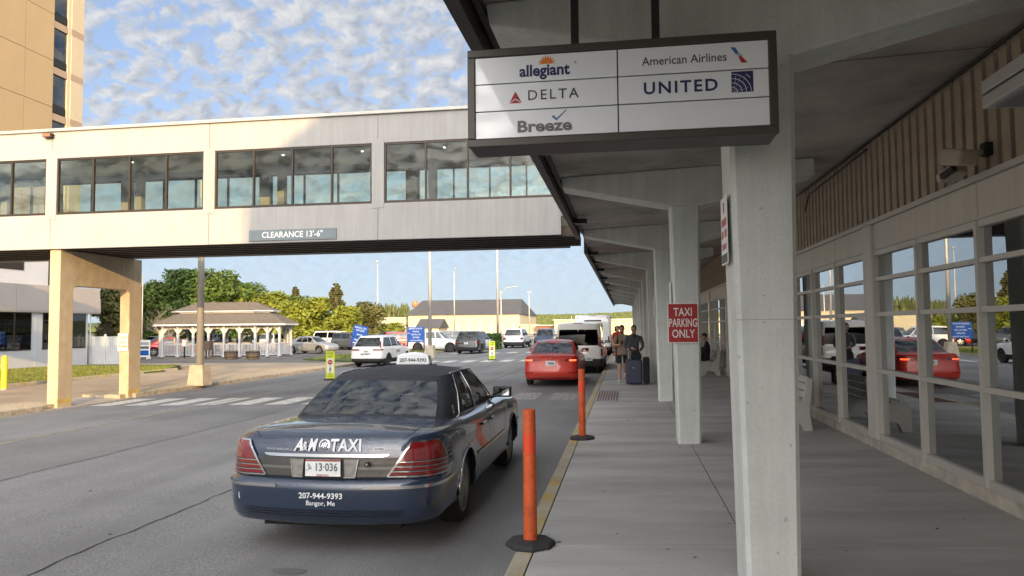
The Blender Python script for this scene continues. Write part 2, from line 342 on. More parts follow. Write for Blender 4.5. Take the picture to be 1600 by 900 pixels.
# painted markings
def rect(x0, x1, y0, y1, name, m, parent, dz=.004, skew=0):
    b = MB(); n = 8
    b.grid([[(x, yy + skew * (x - x0), road_z(x) + dz) for x in [x0 + (x1 - x0) * k / n for k in range(n + 1)]] for yy in (y0, y1)])
    return b.build(name, m, parent)
for k in range(9):
    x = -14.55 + k * 1.02
    rect(x, x + .62, 18.35 + .0 * k, 20.35, 'crosswalk_stripe', m_paint, road, skew=.05)
for x in (-3.05, -2.0): rect(x, x + .70, 19.2, 21.2, 'crosswalk_stripe', m_paint_worn, road)
for k in range(11):
    x = -14.0 + k * 1.15; rect(x, x + .65, 41.2, 43.6, 'crosswalk_stripe', m_paint, road)
for k in range(8):
    x = -13.5 + k * 1.5; rect(x, x + .8, 55.5, 57.5, 'crosswalk_stripe', m_paint, road)
rect(-11.2, -11.08, -10, 33, 'lane_line', m_line_yellow, road)
rect(-7.62, -7.52, 22, 38, 'lane_line', m_line_yellow, road)
rect(-5.0, -4.9, 13.0, 33, 'lane_line', m_line_yellow, road)
def crack(x0, y0, y1, w, name='road_crack', m=m_crack, wob=.03):
    b = MB(); rows = []; y = y0; x = x0
    while y < y1:
        x += random.gauss(0, wob * .5); x += (x0 - x) * .25; ww = w * random.uniform(.35, 1.2); rows.append([(x - ww, y, road_z(x) + .0035), (x + ww, y, road_z(x) + .0035)]); y += random.uniform(.06, .16)
    b.grid(rows, flip=True); b.build(name, m, road)
crack(-8.2, -5, 40, .014); crack(-4.7, -5, 8.6, .013); crack(-4.75, 12, 40, .011)
for x, y, a in ((G(450, 893).x, G(450, 893).y, .13),):
    b = MB(); b.add([(x + a * 1.2 * math.cos(t * PI / 8) * random.uniform(.8, 1.1), y + a * .55 * math.sin(t * PI / 8), road_z(x) + .005) for t in range(16)], [tuple(range(16))]); b.build('oil_patch', M('oil_patch', (.125, .124, .123), .7), road)
# small litter and grit on road and pavement
for i in range(26):
    x, y = random.uniform(-7, 2.6), random.uniform(3.5, 15)
    if -3.5 < x < -.95 and 5.5 < y < 12: continue
    z = walk_z(x) if x > -.74 else road_z(x); a = random.random() * PI; s_ = random.uniform(.008, .02)
    MB().cbox((x, y, z + .003), (s_ * 2, s_, .004), a).build('litter', M('litter_leaf', (.05, .04, .03), .9), wk if x > -.74 else road)
m_gum = M('gum_spot', (.13, .125, .12), .9)
for i in range(70):
    x, y = random.uniform(-.6, 3.0), random.uniform(3.6, 22); r = random.uniform(.007, .018); z = walk_z(x) + .0015
    MB().add([(x + r * math.cos(PI * k / 4) * random.uniform(.8, 1.2), y + r * math.sin(PI * k / 4) * random.uniform(.8, 1.2), z + .03 * r * math.cos(PI * k / 4)) for k in range(8)], [tuple(range(8))]).build('gum_spot', m_gum, wk)
# ------------------------------------------------------------------ canopy over the pavement
def soff_z(x): return 4.15 + .04 * (x + 1.1)
can = thing('entrance_canopy', 'long flat concrete canopy over the pavement with a dark metal edge', 'canopy')
b = MB(); b.prism([(-1.0, soff_z(-1)), (3.24, soff_z(3.24)), (3.24, 4.75), (-1.0, 4.75)], 'y', -8, 17.55); b.build('roof_slab', m_soffit, can)
b = MB(); b.prism([(-1.0, soff_z(-1)), (3.24, soff_z(3.24)), (3.24, 4.75), (-1.0, 4.75)], 'y', 20.85, 78); b.build('roof_slab', m_soffit, can)
b = MB(); b.prism([(-.99, soff_z(-1)), (3.24, soff_z(3.24)), (3.24, 4.5), (-.99, 4.5)], 'y', 17.56, 20.84); b.build('roof_slab', m_soffit, can)
for y0, y1 in ((-8, 17.55), (20.85, 78)):
    MB().box(-1.10, -1.003, y0, y1, 3.97, 4.85).build('edge_fascia', m_fascia, can)
    MB().box(-.98, -.93, y0, y1, 4.10, 4.148).build('drip_rail', m_fascia, can)
for yj in [6.9 + 6.1 * k for k in range(-1, 11)]:
    MB().box(-.9, 3.2, yj, yj + .012, soff_z(-.9) - .004, soff_z(-.9) + .05).build('soffit_joint', m_joint, can) if False else None
    b = MB(); b.add([(-.9, yj, soff_z(-.9) - .004), (3.2, yj, soff_z(3.2) - .004), (3.2, yj + .014, soff_z(3.2) - .004), (-.9, yj + .014, soff_z(-.9) - .004)], [(0, 1, 2, 3)]); b.build('soffit_joint', m_joint, can)
for k, y in enumerate((8.7, 14.9, 21.6, 24.5, 28.0, 33, 38, 44)):
    o = MB().box(-.99, -.72, y, y + .12, 3.99, 4.09).build('edge_lamp', m_dark, can, bevel=.01); MB().box(-.96, -.75, y + .01, y + .11, 3.982, 3.989).build('lamp_lens', m_galv, o)
# columns with their double cantilever beams
COLX = .91
names = ['first', 'second', 'third', 'fourth', 'fifth', 'sixth', 'seventh', 'eighth', 'ninth', 'tenth', 'eleventh', 'twelfth']
for k in range(11):
    y0 = 4.93 + 6.1 * k; y1 = y0 + .46
    lab = {0: 'tall pale concrete column nearest the camera, right of the airline sign', 1: 'pale concrete column that carries the red taxi parking sign'}.get(k, names[k] + ' pale concrete column of the canopy row, counted from the camera')
    c = thing('canopy_column', lab, 'column', (COLX, y0, 0), 0, 'columns of the canopy')
    zb = walk_z(COLX) - .05; ht, hb = .215, .165; ch = .03
    def sec(h, z, d0=0, d1=.46): return [(-h, d0 + ch, z), (-h + ch, d0, z), (h - ch, d0, z), (h, d0 + ch, z), (h, d1 - ch, z), (h - ch, d1, z), (-h + ch, d1, z), (-h, d1 - ch, z)]
    b = MB(); rows = [sec(hb, zb), sec(hb + (ht - hb) * .5, 1.95), sec(ht, 3.66)]
    b.add([p for r in rows for p in r], [(i * 8 + j, i * 8 + (j + 1) % 8, (i + 1) * 8 + (j + 1) % 8, (i + 1) * 8 + j) for i in range(2) for j in range(8)] + [tuple(range(16, 24))])
    b.build('shaft', m_conc, c)
    MB().box(-ht + .02, ht - .02, -.0015, .0, 1.93, 1.936).build('pour_joint', M('pour_joint', (.42, .43, .40), .9), c)
    xl, xr = -.92 - COLX, 2.75 - COLX
    poly = [(xl, soff_z(-.92) - .003), (xl + .03, 3.99), (-ht, 3.665), (ht, 3.655), (xr, 4.05), (xr, soff_z(2.75) - .003)]
    b = MB(); b.prism(poly, 'y', -.002, .462); b.build('beam', m_conc, c, bevel=.02)
# ------------------------------------------------------------------ terminal wall
WX = 3.25
ter = thing('terminal_building', 'long terminal wall of aluminium framed windows under brown ribbed cladding', 'building', (WX, 0, 0))
zb0 = walk_z(WX)
MB().box(0, .3, -6, 78, -.3, .40).build('base_course', m_basec, ter)
HB = [(.40, .48), (1.265, 1.318), (1.995, 2.047), (2.447, 2.495), (2.775, 2.84)]
PER = 4.62; PW = .35
def bay(y0, y1, detailed=True):
    """one bay between solid strips from y0 to y1, three panes wide"""
    f = link('window_bay', None, ter)
    n = 3; w = (y1 - y0) / n
    for (a, c_) in HB: MB().box(-.03, .07, y0, y1, a, c_).build('rail', m_alu, f)
    for k in range(n + 1):
        yy = y0 + k * w; hw = .026
        a, c_ = (yy, yy + hw) if k == 0 else (yy - hw, yy) if k == n else (yy - hw, yy + hw)
        MB().box(-.05, .072, a, c_, .405, 2.835).build('mullion', m_alu, f)
    for k in range(n):
        for r in range(4):
            MB().box(.018, .026, y0 + k * w + .027, y0 + (k + 1) * w - .027, HB[r][1] + .001, HB[r + 1][0] - .001).build('pane', m_tglass, f)
    for k in range(n):
        MB().box(-.02, .2, y0 + k * w + .006, y0 + (k + 1) * w - .006, 2.86, 3.19).build('cladding_panel', m_panel, ter, bevel=.006)
k0 = 10.33
for k in range(-3, 14):
    yc = k0 + PER * k
    if yc > 76: break
    MB().box(-.06, .2, yc - PW / 2 + .004, yc + PW / 2 - .004, .402, 3.19).build('solid_panel', m_panel, ter, bevel=.006)
    if yc + PER < 79: bay(yc + PW / 2, yc + PER - PW / 2)
MB().box(-.05, .2, -6, 78, 2.842, 2.857).build('drip_flashing', m_alu, ter)
MB().box(-.055, .2, -6, 78, 3.194, 3.25).build('cap_flashing', m_alu, ter)
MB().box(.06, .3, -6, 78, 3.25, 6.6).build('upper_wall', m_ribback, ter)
rme = MB().box(0, .062, -.07, .07, 3.252, 4.30).mesh('rib', m_rib)
for i in range(290):
    y = 1.5 + i * .22
    if y > 62: break
    o = link('rib', rme, ter); o.location = (0, y, 0)
MB().box(.01, .06, 65.4, 78, 3.252, 4.3).build('upper_panel', m_rib, ter)
# conduit under the soffit along the ribbed wall
b = MB(); b.tube([(-.05, -2, 4.27), (-.05, 14.0, 4.27)], .018); b.build('conduit', m_dark, ter)
b = MB(); b.tube([(-.05, 10.2, 4.2), (-.05, 13.3, 4.14), (-.05, 13.6, 3.9)], .012); b.build('conduit', m_dark, ter)
# rooms behind the glass
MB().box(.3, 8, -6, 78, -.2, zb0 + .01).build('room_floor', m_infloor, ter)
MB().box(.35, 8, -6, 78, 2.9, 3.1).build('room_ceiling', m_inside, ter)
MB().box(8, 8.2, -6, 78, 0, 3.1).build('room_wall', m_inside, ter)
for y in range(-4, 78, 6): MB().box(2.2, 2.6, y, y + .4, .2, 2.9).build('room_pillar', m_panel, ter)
# taller blocks of the terminal behind and above: they shade the road
MB().box(.3, 40, -28, 78, 6.6, 6.9).build('roof', m_soffit, ter)
MB().box(8.3, 40, -27.8, 78, -.3, 6.6).build('rear_block', m_panel, ter)
MB().box(.75, 30, -27.8, 9, 6.9, 15.7).build('upper_block', m_panel, ter)
MB().box(.32, 8.2, -27.8, -6.01, -.3, 6.59).build('rear_block', m_panel, ter)
MB().box(.75, 30, -95, -27.85, -.3, 13.1).build('south_block', m_panel, ter)
# projecting awning over a terminal entrance
aw = thing('entrance_awning', 'light grey metal awning projecting from the ribbed wall at the right edge', 'awning', (2.4, 5.3, 0))
m_awn = M('awning_metal', (.50, .49, .46), .45, metal=.25)
MB().box(0, .82, -5, 0, 3.43, 3.52).build('upper_fascia', m_awn, aw, bevel=.008)
MB().box(.02, .82, -5, -.02, 3.415, 3.43).build('shadow_gap', m_black, aw)
MB().box(0, .82, -5, 0, 3.33, 3.415).build('lower_fascia', m_awn, aw, bevel=.008)
for k in range(4): MB().box(.05, .80, -4.9 + k * 1.22, -3.72 + k * 1.22, 3.318, 3.332).build('soffit_panel', M('awning_soffit', (.16, .165, .18), .6), aw, bevel=.004)
# twin floodlight on the ribbed wall
fl = thing('floodlight', 'beige twin floodlight bracketed to the brown ribbed wall', 'lamp', (3.19, 7.0, 3.36))
mfl = M('floodlight_beige', (.40, .35, .28), .5, var=.1)
MB().cbox((.03, .05, .08), (.08, .1, .12)).build('mount_plate', m_dark, fl, bevel=.008)
b = MB(); b.tube([(0, .05, .06), (-.1, .03, .04), (-.16, 0, .0)], .025); b.build('arm', mfl, fl)
MB().cbox((-.2, .06, .02), (.2, .26, .15), .3, .25).build('lamp_head', mfl, fl, bevel=.025)
MB().cbox((-.2, .22, -.10), (.18, .2, .09), .3, -.3).build('lamp_head', mfl, fl, bevel=.02)
MB().cbox((-.265, .13, -.10), (.05, .16, .05), .3, -.3).build('lens', m_dark, fl)
# ------------------------------------------------------------------ skywalk bridge
BY0, BY1 = 17.65, 20.8
br = thing('skywalk_bridge', 'enclosed pale concrete pedestrian bridge crossing above the road', 'bridge', (0, BY0, 4.12))
D = BY1 - BY0; XL = -40.0; XR = 3.2
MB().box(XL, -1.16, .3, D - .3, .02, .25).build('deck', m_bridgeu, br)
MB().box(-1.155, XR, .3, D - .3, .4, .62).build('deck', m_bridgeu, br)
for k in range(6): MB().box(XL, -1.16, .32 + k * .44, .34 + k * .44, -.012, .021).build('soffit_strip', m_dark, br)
MB().box(XL, XR, .2, D - .2, 2.62, 2.75).build('ceiling', M('bridge_ceiling', (.58, .55, .50), .8), br)
MB().box(XL, XR, -.06, D + .06, 3.19, 3.275).build('roof_edge', m_trimgrey, br, bevel=.01)
MB().box(XL, XR, .1, D - .1, 2.9, 3.185).build('roof', m_bridgec, br)
pil = [-15.275, -10.665, -6.075, -1.47]; PILW = .32
edges = [XL] + [-15.275 - 4.61 * k for k in range(4, 0, -1)] + pil + [XR]
for side, (ya, yb) in enumerate(((0, .16), (D - .16, D))):
    for i in range(len(edges) - 1):
        xa, xb = edges[i] + .006, edges[i + 1] - .006
        if xb > -1: 
            MB().box(xa, xb, ya, yb, .45, .92).build('spandrel_panel', m_bridgec, br)
        else: MB().box(xa, xb, ya, yb, 0, .92).build('spandrel_panel', m_bridgec, br)
        MB().box(xa, xb, ya, yb, 2.46, 3.185).build('parapet_panel', m_bridgec, br)
        # framed window of four panes between the pilasters
        wa, wb = xa + PILW / 2, xb - PILW / 2
        f = link('window', None, br); n = 4; w = (wb - wa) / n; ym = ya + .05 if side == 0 else yb - .05
        for (a, c_) in ((.92, .985), (2.405, 2.46)): MB().box(wa, wb, ym - .03, ym + .03, a, c_).build('frame_rail', m_bronze, f)
        for k in range(n + 1):
            xx = wa + k * w; hw = .024; a, c_ = (xx, xx + hw * 1.6) if k == 0 else (xx - hw * 1.6, xx) if k == n else (xx - hw, xx + hw)
            MB().box(a, c_, ym - .033, ym + .033, .986, 2.404).build('frame_bar', m_bronze, f)
        for k in range(n): MB().box(wa + k * w + .02, wa + (k + 1) * w - .02, ym - .004, ym + .004, .98, 2.41).build('pane', m_bglass, f)
    for x in edges[1:-1]:
        MB().box(x - PILW / 2, x + PILW / 2, (ya - .012) if side == 0 else ya, yb if side == 0 else yb + .012, .80, 2.55).build('pilaster', m_bridgec, br, bevel=.006)
for x in [p + .6 for p in edges[1:-1]]:
    MB().box(x, x + .22, D - .55, D - .35, .25, 2.62).build('inner_post', m_bridgec, br)
lm = M('bridge_ceiling_lamp', (1, .95, .85), .4, emit=2.5)
for x in [-16.2 + 2.3 * k for k in range(8)]:
    b = MB(); b.lathe([(0.001, 2.60), (.028, 2.605), (.028, 2.621)], 10, (x, 1.4, 0)); b.build('ceiling_lamp', lm, br)
o = MB().box(-15.45, -15.2, -.16, -.02, 3.02, 3.13).build('flood_lamp', m_dark, br, bevel=.01); MB().box(-15.43, -15.22, -.165, -.158, 3.03, 3.12).build('lens', M('lamp_copper', (.3, .12, .06), .3), o)
# clearance sign fixed to the bridge
cs = thing('clearance_sign', 'grey clearance height sign fixed low on the bridge face', 'sign', (-8.34, BY0 - .035, 4.31))
MB().box(-1.18, 1.18, 0, .03, -.14, .14).build('sign_board', M('sign_grey_blue', (.16, .195, .21), .5, var=.1), cs, bevel=.004)
text('CLEARANCE 13\'-6"', .215, M('sign_white', (.82, .82, .8), .5), cs, (0.0, -.003, 0.0), bold=.012, sx=.93)
# portal frame carrying the bridge at the far kerb
po = thing('bridge_portal_support', 'tan concrete portal frame with two legs carrying the bridge', 'bridge support', (-15.03, 17.75, -.2))
b = MB(); T = 4.318
outer = [(0, 0), (.52, 0), (.50, 3.25), (.60, 3.35), (2.72, 3.35), (2.83, 3.25), (2.85, 0), (3.40, 0), (3.40, T), (0, T)]
b.prism([(y, z) for y, z in outer], 'x', -.32, 0); b.build('frame', m_portal, po, bevel=.015)
for i in range(9):
    for z in (3.55, 4.0): MB().box(0, .0015, .35 + i * .3, .37 + i * .3, z, z + .02).build('tie_hole', m_joint, po)
yp = M('kerb_yellow_stain', (.50, .36, .12), .9, var=.3, vs=6)
for y0, y1 in ((-.004, .524), (2.846, 3.404)): MB().box(-.02, .004, y0, y1, .16, .28).build('yellow_stain', yp, po)
ds = thing('crosswalk_notice', 'small white do not block crosswalk notice on the far bridge leg', 'sign', (-15.20, 20.555, 1.55))
MB().box(-.17, .17, -.015, 0, -.27, .27).build('sign_board', M('notice_cream', (.72, .70, .60), .6), ds)
for i, s_ in enumerate(('DO NOT', 'BLOCK', 'CROSSWALK')): text(s_, .115, m_black, ds, (0, -.017, .13 - .13 * i), sx=.62 if i < 2 else .46, bold=.015)
# ------------------------------------------------------------------ vehicles
m_tyre = M('tyre_rubber', (.018, .018, .018), .85, bump=.3, bs=40)
m_rim = M('alloy_rim', (.42, .42, .42), .3, metal=.8)
m_rimdark = M('dark_rim', (.04, .04, .042), .4, metal=.5)
m_chrome = M('chrome', (.60, .61, .63), .14, metal=1.0)
m_cglass = glass('car_glass', (.60, .66, .66), .03, 0, 1.1)
m_cglassd = glass('tinted_car_glass', (.03, .033, .035), .03, 0, 1.2)
m_red = M('tail_lamp_red', (.17, .006, .008), .12, coat=1, var=.15, vs=12)
m_redlit = M('tail_lamp_lit', (.9, .06, .02), .3, emit=2.2)
m_clear = M('clear_lamp', (.55, .56, .58), .15, coat=1)
m_under = M('underbody', (.012, .012, .012), .9)
m_seat = M('seat_fabric', (.34, .35, .36), .9, var=.2)
m_plate = M('number_plate_white', (.70, .72, .72), .5)
m_letter_w = M('lettering_silver', (.68, .70, .72), .5)
m_letter_k = M('lettering_black', (.015, .015, .017), .5)
def paint(name, col, metal=.25, rough=.35): return M(name, col, rough, metal=metal, coat=1.0, var=.04, vs=3)
def lerp(a, b, t): return a + (b - a) * t
def interp(tab, x):
    if x <= tab[0][0]: return tab[0][1]
    for (a, b), (c, d) in zip(tab, tab[1:]):
        if x <= c:
            t = (x - a) / (c - a); t = t * t * (3 - 2 * t) if len(tab) > 2 else t
            return lerp(b, d, t)
    return tab[-1][1]
class Body:
    """car shell: x along the car from the rear bumper (0) to the nose (L), y to the left, z up."""
    def __init__(s, sp):
        s.sp = sp; L = sp['L']; s.layers = sp['layers']; R = sp['wr'] + sp.get('arch', .055); zw = sp['wr']
        s.axles = sp['axles']; rr, rf = sp.get('rr', .22), sp.get('rf', .35)
        # plan parameters of the ring: fraction along rear, corner, side, corner, front
        xs = []
        for ax in s.axles:
            xs += [ax + R * k for k in (-1.001, -.97, -.9, -.8, -.65, -.45, -.2, 0, .2, .45, .65, .8, .9, .97, 1.001)]
        lo, hi = rr + .12, L - rf - .12
        xs = sorted([x for x in xs if lo < x < hi] + [lerp(lo, hi, k / 12) for k in range(13)])
        s.side_x = xs; s.R = R; s.zw = zw; s.rr = rr; s.rf = rf
        s.top = sp['top']; s.zs = sp.get('zs', .6); s.zt = s.layers[-1][0]
        s.rings = [s.ring(*ly) for ly in s.layers]
        base = s.rings[min(3, len(s.rings) - 1)]; s.u = [0.0]
        for a, b in zip(base, base[1:]): s.u.append(s.u[-1] + math.hypot(b[0] - a[0], b[1] - a[1]))
    def ring(s, z, xr, w, xf):
        L = s.sp['L']; rr, rf = s.rr, s.rf; br, bf = s.sp.get('bow_r', .05), s.sp.get('bow_f', .16); pts = []
        taper = s.sp.get('taper', .05)
        def wid(x):
            e = max(0, (s.axles[0] - x) / s.axles[0]); g = max(0, (x - s.axles[1]) / (L - s.axles[1])); return w - taper * e * e - taper * 1.5 * g * g
        yr = wid(xr + rr) - rr
        for k in range(7): y = yr * k / 6; pts.append((xr + br * (y / max(yr, .01)) ** 2 * .6, y))
        x0 = pts[-1][0]
        for k in range(1, 7): a = PI / 2 * k / 6; pts.append((x0 + rr * (1 - math.cos(a)), yr + rr * math.sin(a)))
        xe = pts[-1][0]; xfe = L - xf - bf * .6 - rf
        for x in s.side_x: xx = min(max(x, xe + .01), xfe - .01); pts.append((xx, wid(xx)))
        yf = wid(xfe) - rf
        for k in range(7): a = PI / 2 * k / 6; pts.append((xfe + rf * math.sin(a), yf + rf * math.cos(a)))
        x1 = pts[-1][0]
        for k in range(1, 7): y = yf * (1 - k / 6); pts.append((x1 + (bf * .6) * (1 - (y / max(yf, .01)) ** 2), y))
        out = []
        for x, y in pts:
            zz = z
            if z > s.zs: zz = s.zs + (z - s.zs) * (interp(s.top, x) - s.zs) / (s.zt - s.zs)
            for ax in s.axles:
                d = abs(x - ax)
                if d < s.R and y > w * .6: zz = max(zz, s.zw + math.sqrt(s.R ** 2 - d ** 2) * .97)
            out.append((x, y, zz))
        return out
    def pt(s, u, z, off=0.0):
        """point on the right-hand (u > 0) or left-hand (u < 0) wall at ring length u and height z"""
        sg = -1 if u > 0 else 1; uu = abs(u); i = 0
        while i < len(s.u) - 2 and s.u[i + 1] < uu: i += 1
        t = (uu - s.u[i]) / (s.u[i + 1] - s.u[i]); col = [tuple(lerp(r[i][k], r[i + 1][k], t) for k in range(3)) for r in s.rings]
        j = 0
        while j < len(col) - 2 and col[j + 1][2] < z: j += 1
        dz = col[j + 1][2] - col[j][2]; q = 0 if dz < 1e-5 else max(0, min(1, (z - col[j][2]) / dz))
        p = [lerp(col[j][k], col[j + 1][k], q) for k in range(3)]
        if off:
            a, b = s.rings[3][i], s.rings[3][i + 1]; n = Vector((-(b[1] - a[1]), (b[0] - a[0]), 0)).normalized() if True else None
            p[0] += n.x * off; p[1] += n.y * off
        return Vector((p[0], p[1] * (1 if sg > 0 else -1), p[2]))
    def uside(s, x):
        """ring length of the side at station x"""
        base = s.rings[3]
        for i in range(len(base) - 1):
            if base[i][0] <= x <= base[i + 1][0] and base[i][1] > .5: return s.u[i] + (x - base[i][0]) / max(1e-6, base[i + 1][0] - base[i][0]) * (s.u[i + 1] - s.u[i])
        return s.u[-1] * .5
    def patch(s, rows, n=6, off=.006, side=0):
        """rows: (z, ua, ub); returns a builder with the patch"""
        b = MB(); g = [[s.pt(lerp(ua, ub, k / n), z, off) for k in range(n + 1)] for z, ua, ub in rows]; b.grid(g); return b
    def strip(s, path, w, off=.004, horizontal=True):
        """thin raised strip along (u, z) path"""
        b = MB()
        lo = [s.pt(u, z - (w / 2 if horizontal else 0), off) if horizontal else s.pt(u - w / 2, z, off) for u, z in path]
        hi = [s.pt(u, z + (w / 2 if horizontal else 0), off) if horizontal else s.pt(u + w / 2, z, off) for u, z in path]
        b.grid([lo, hi]); return b
def wheel(parent, x, y, r, w, spokes, mrim, side, rimr=.62):
    t = link('wheel', None, parent); t.location = (x, y, r)
    b = MB(); h = w / 2
    b.lathe([(r * rimr, -h * .92), (r * .90, -h), (r * .975, -h * .8), (r, -h * .45), (r, h * .45), (r * .975, h * .8), (r * .90, h), (r * rimr, h * .92)], 28, (0, 0, 0), 'y'); b.build('tyre', m_tyre, t, smooth=True, angle=40)
    b = MB(); sg = side; R = r * rimr * 1.01
    b.lathe([(R, -h * .9), (R, h * .9), (R * .93, h * .9), (R * .90, h * .3), (.001, h * .25)] if sg > 0 else [(R, h * .9), (R, -h * .9), (R * .93, -h * .9), (R * .90, -h * .3), (.001, -h * .25)], 24, (0, 0, 0), 'y')
    rim = b.build('rim', m_rimdark, t, smooth=True, angle=30)
    sm = MB(); sm.add([(-.5, 0, 0), (.5, 0, 0), (.32, 0, 1), (-.32, 0, 1), (-.5, 1, 0), (.5, 1, 0), (.32, 1, 1), (-.32, 1, 1)], [(0, 1, 2, 3), (7, 6, 5, 4), (0, 4, 5, 1), (1, 5, 6, 2), (2, 6, 7, 3), (3, 7, 4, 0)])
    sw = R * (1.9 if spokes < 8 else 4.2) / spokes
    sme = MB().add([(p[0] * sw, sg * h * (.45 + .30 * p[1] * (1 - .25 * p[2])), R * (.12 + .80 * p[2])) for p in sm.v], sm.f).mesh('spoke', mrim)
    for k in range(spokes):
        o = link('spoke', sme, rim); o.rotation_euler = (0, 2 * PI * k / spokes, 0)
    b = MB(); b.lathe([(R * .22, sg * h * .3), (R * .20, sg * h * .8), (.001, sg * h * .84)], 12, (0, 0, 0), 'y'); b.build('hub_cap', mrim, rim)
    b = MB(); b.lathe([(R, sg * h * .93), (R * .9, sg * h * .85), (R * .88, sg * h * .5)], 24, (0, 0, 0), 'y'); b.build('rim_lip', mrim, rim, smooth=True)
    return t
def car(name, label, sp, loc, rz, group=None):
    """sp: see the tables below. Car stands with its rear bumper centre at loc, pointing along +Y turned by rz."""
    t = thing(name, label, sp.get('cat', 'car'), loc, rz + PI / 2, group)
    B = Body(sp); pm = sp['paint']; L = sp['L']; gh = sp['gh']
    # shell -----------------------------------------------------------
    b = MB()
    for sg in (1, -1):
        rows = [[(p[0], p[1] * sg, p[2]) for p in r] for r in B.rings]
        def degenerate(i, j): return max(abs(rows[i][j][2] - rows[i + 1][j][2]) + abs(rows[i][j][1] - rows[i + 1][j][1]) + abs(rows[i][j][0] - rows[i + 1][j][0]), abs(rows[i][j + 1][2] - rows[i + 1][j + 1][2]) + abs(rows[i][j + 1][1] - rows[i + 1][j + 1][1])) < 1e-4
        b.grid(rows, flip=(sg < 0), skip=degenerate)
    if sp.get('lower_paint'):
        n2 = len(b.f)
        for fi, f in enumerate(b.f):
            if max(b.v[i][2] for i in f) < sp['lower_z'] + .001: b.mi[fi] = 1
    # decks: bonnet, boot or bed
    topr = B.rings[-1]; crown = sp.get('crown', .035); x_r, x_f = gh['base'][0][0], gh['base'][-1][0]
    rows = []
    for p in topr:
        e = min(1, max(0, (p[0] - topr[0][0]) / .25)); g = min(1, max(0, (topr[-1][0] - p[0]) / .5)); c = crown * e * g; n = 12
        rows.append([(p[0], p[1] * (1 - 2 * k / n), p[2] + c * (1 - (1 - 2 * k / n) ** 2)) for k in range(n + 1)])
    inner = sp.get('deck_inner', .10)
    def skipdeck(i, j):
        xm = (topr[i][0] + topr[i + 1][0]) / 2; ym = abs(topr[i][1]) * abs(1 - 2 * (j + .5) / 12)
        return x_r + inner < xm < x_f - inner and ym < gh['base'][4][1] - .14
    b.grid(rows, skip=skipdeck)
    mats = [pm] + ([sp['lower_paint']] if sp.get('lower_paint') else [])
    body = b.build('body', mats, t, smooth=True, weld=True, angle=sp.get('sharp', 38))
    # underbody pan and arch liners
    b = MB(); b.box(.25, L - .3, -.62, .62, .2, .32)
    for ax in B.axles:
        for sg in (1, -1):
            n = 12; wv = B.layers[2][2]
            b.grid([[(ax + B.R * math.cos(PI * k / n) * .99, sg * yy, B.zw + B.R * math.sin(PI * k / n) * .96) for k in range(n + 1)] for yy in (wv - .03, wv - .36)], flip=sg < 0)
            b.add([(ax - B.R, sg * (wv - .36), .25), (ax + B.R, sg * (wv - .36), .25), (ax + B.R, sg * (wv - .36), B.zw + B.R), (ax - B.R, sg * (wv - .36), B.zw + B.R)], [(0, 1, 2, 3)])
    b.build('underbody', m_under, t)
    # greenhouse --------------------------------------------------------
    Bp, Tp = gh['base'], gh['top']; ns = len(Bp); tl = [0, gh.get('t0', .07), .3, .6, gh.get('t1', .88), 1.0]; bul = gh.get('bulge', .03)
    win = gh['win']                                   # list of (i0, i1, name, glass)
    sub = 3
    def gpt(i, f, tt):
        a = Vector(Bp[i]).lerp(Vector(Bp[min(i + 1, ns - 1)]), f); c = Vector(Tp[i]).lerp(Vector(Tp[min(i + 1, ns - 1)]), f)
        p = a.lerp(c, tt); cx_ = (x_r + x_f) / 2; o = Vector(((p.x - cx_) * .35, p.y, 0)); o = o.normalized() if o.length > .01 else o
        return p + o * (bul * 4 * tt * (1 - tt))
    frame = MB(); panes = {}
    for sg in (1, -1):
        for i in range(ns - 1):
            w = next((q for q in win if q[0] <= i < q[1]), None)
            for k in range(sub):
                for q in range(len(tl) - 1):
                    P = [gpt(i, k / sub, tl[q]), gpt(i, (k + 1) / sub, tl[q]), gpt(i, (k + 1) / sub, tl[q + 1]), gpt(i, k / sub, tl[q + 1])]
                    P = [Vector((p.x, p.y * sg, p.z)) for p in P]; 
                    if sg < 0: P = P[::-1]
                    if w and 1 <= q < len(tl) - 2:
                        centre = w[0] == 0 or w[1] == ns - 1
                        panes.setdefault((w[2], w[3], 0 if centre else sg), MB()).add(P, [(0, 1, 2, 3)])
                    else: frame.add(P, [(0, 1, 2, 3)])
    # roof
    rc = gh.get('crown', .05); rows = []
    fx = [(i, k / sub) for i in range(ns - 1) for k in range(sub)] + [(ns - 2, 1.0)]
    x0, x1 = Tp[0][0], Tp[-1][0]
    for i, f in fx:
        p = gpt(i, f, 1.0); e = max(0, 1 - abs((p.x - (x0 + x1) / 2) / ((x1 - x0) / 2)) ** 2.5); n = 10
        rows.append([(p.x, p.y * (1 - 2 * k / n), p.z + rc * e * (1 - abs(1 - 2 * k / n) ** 2.4)) for k in range(n + 1)])
    roofb = MB().grid(rows)
    frame.build('cabin_frame', sp.get('frame_paint', pm), t, smooth=True, weld=True, angle=35)
    roofb.build('roof', sp.get('roof_paint', pm), t, smooth=True, weld=True, angle=50)
    for (nm, gm, sg), pb in panes.items():
        o = pb.build(nm, gm, t, smooth=True, weld=True)
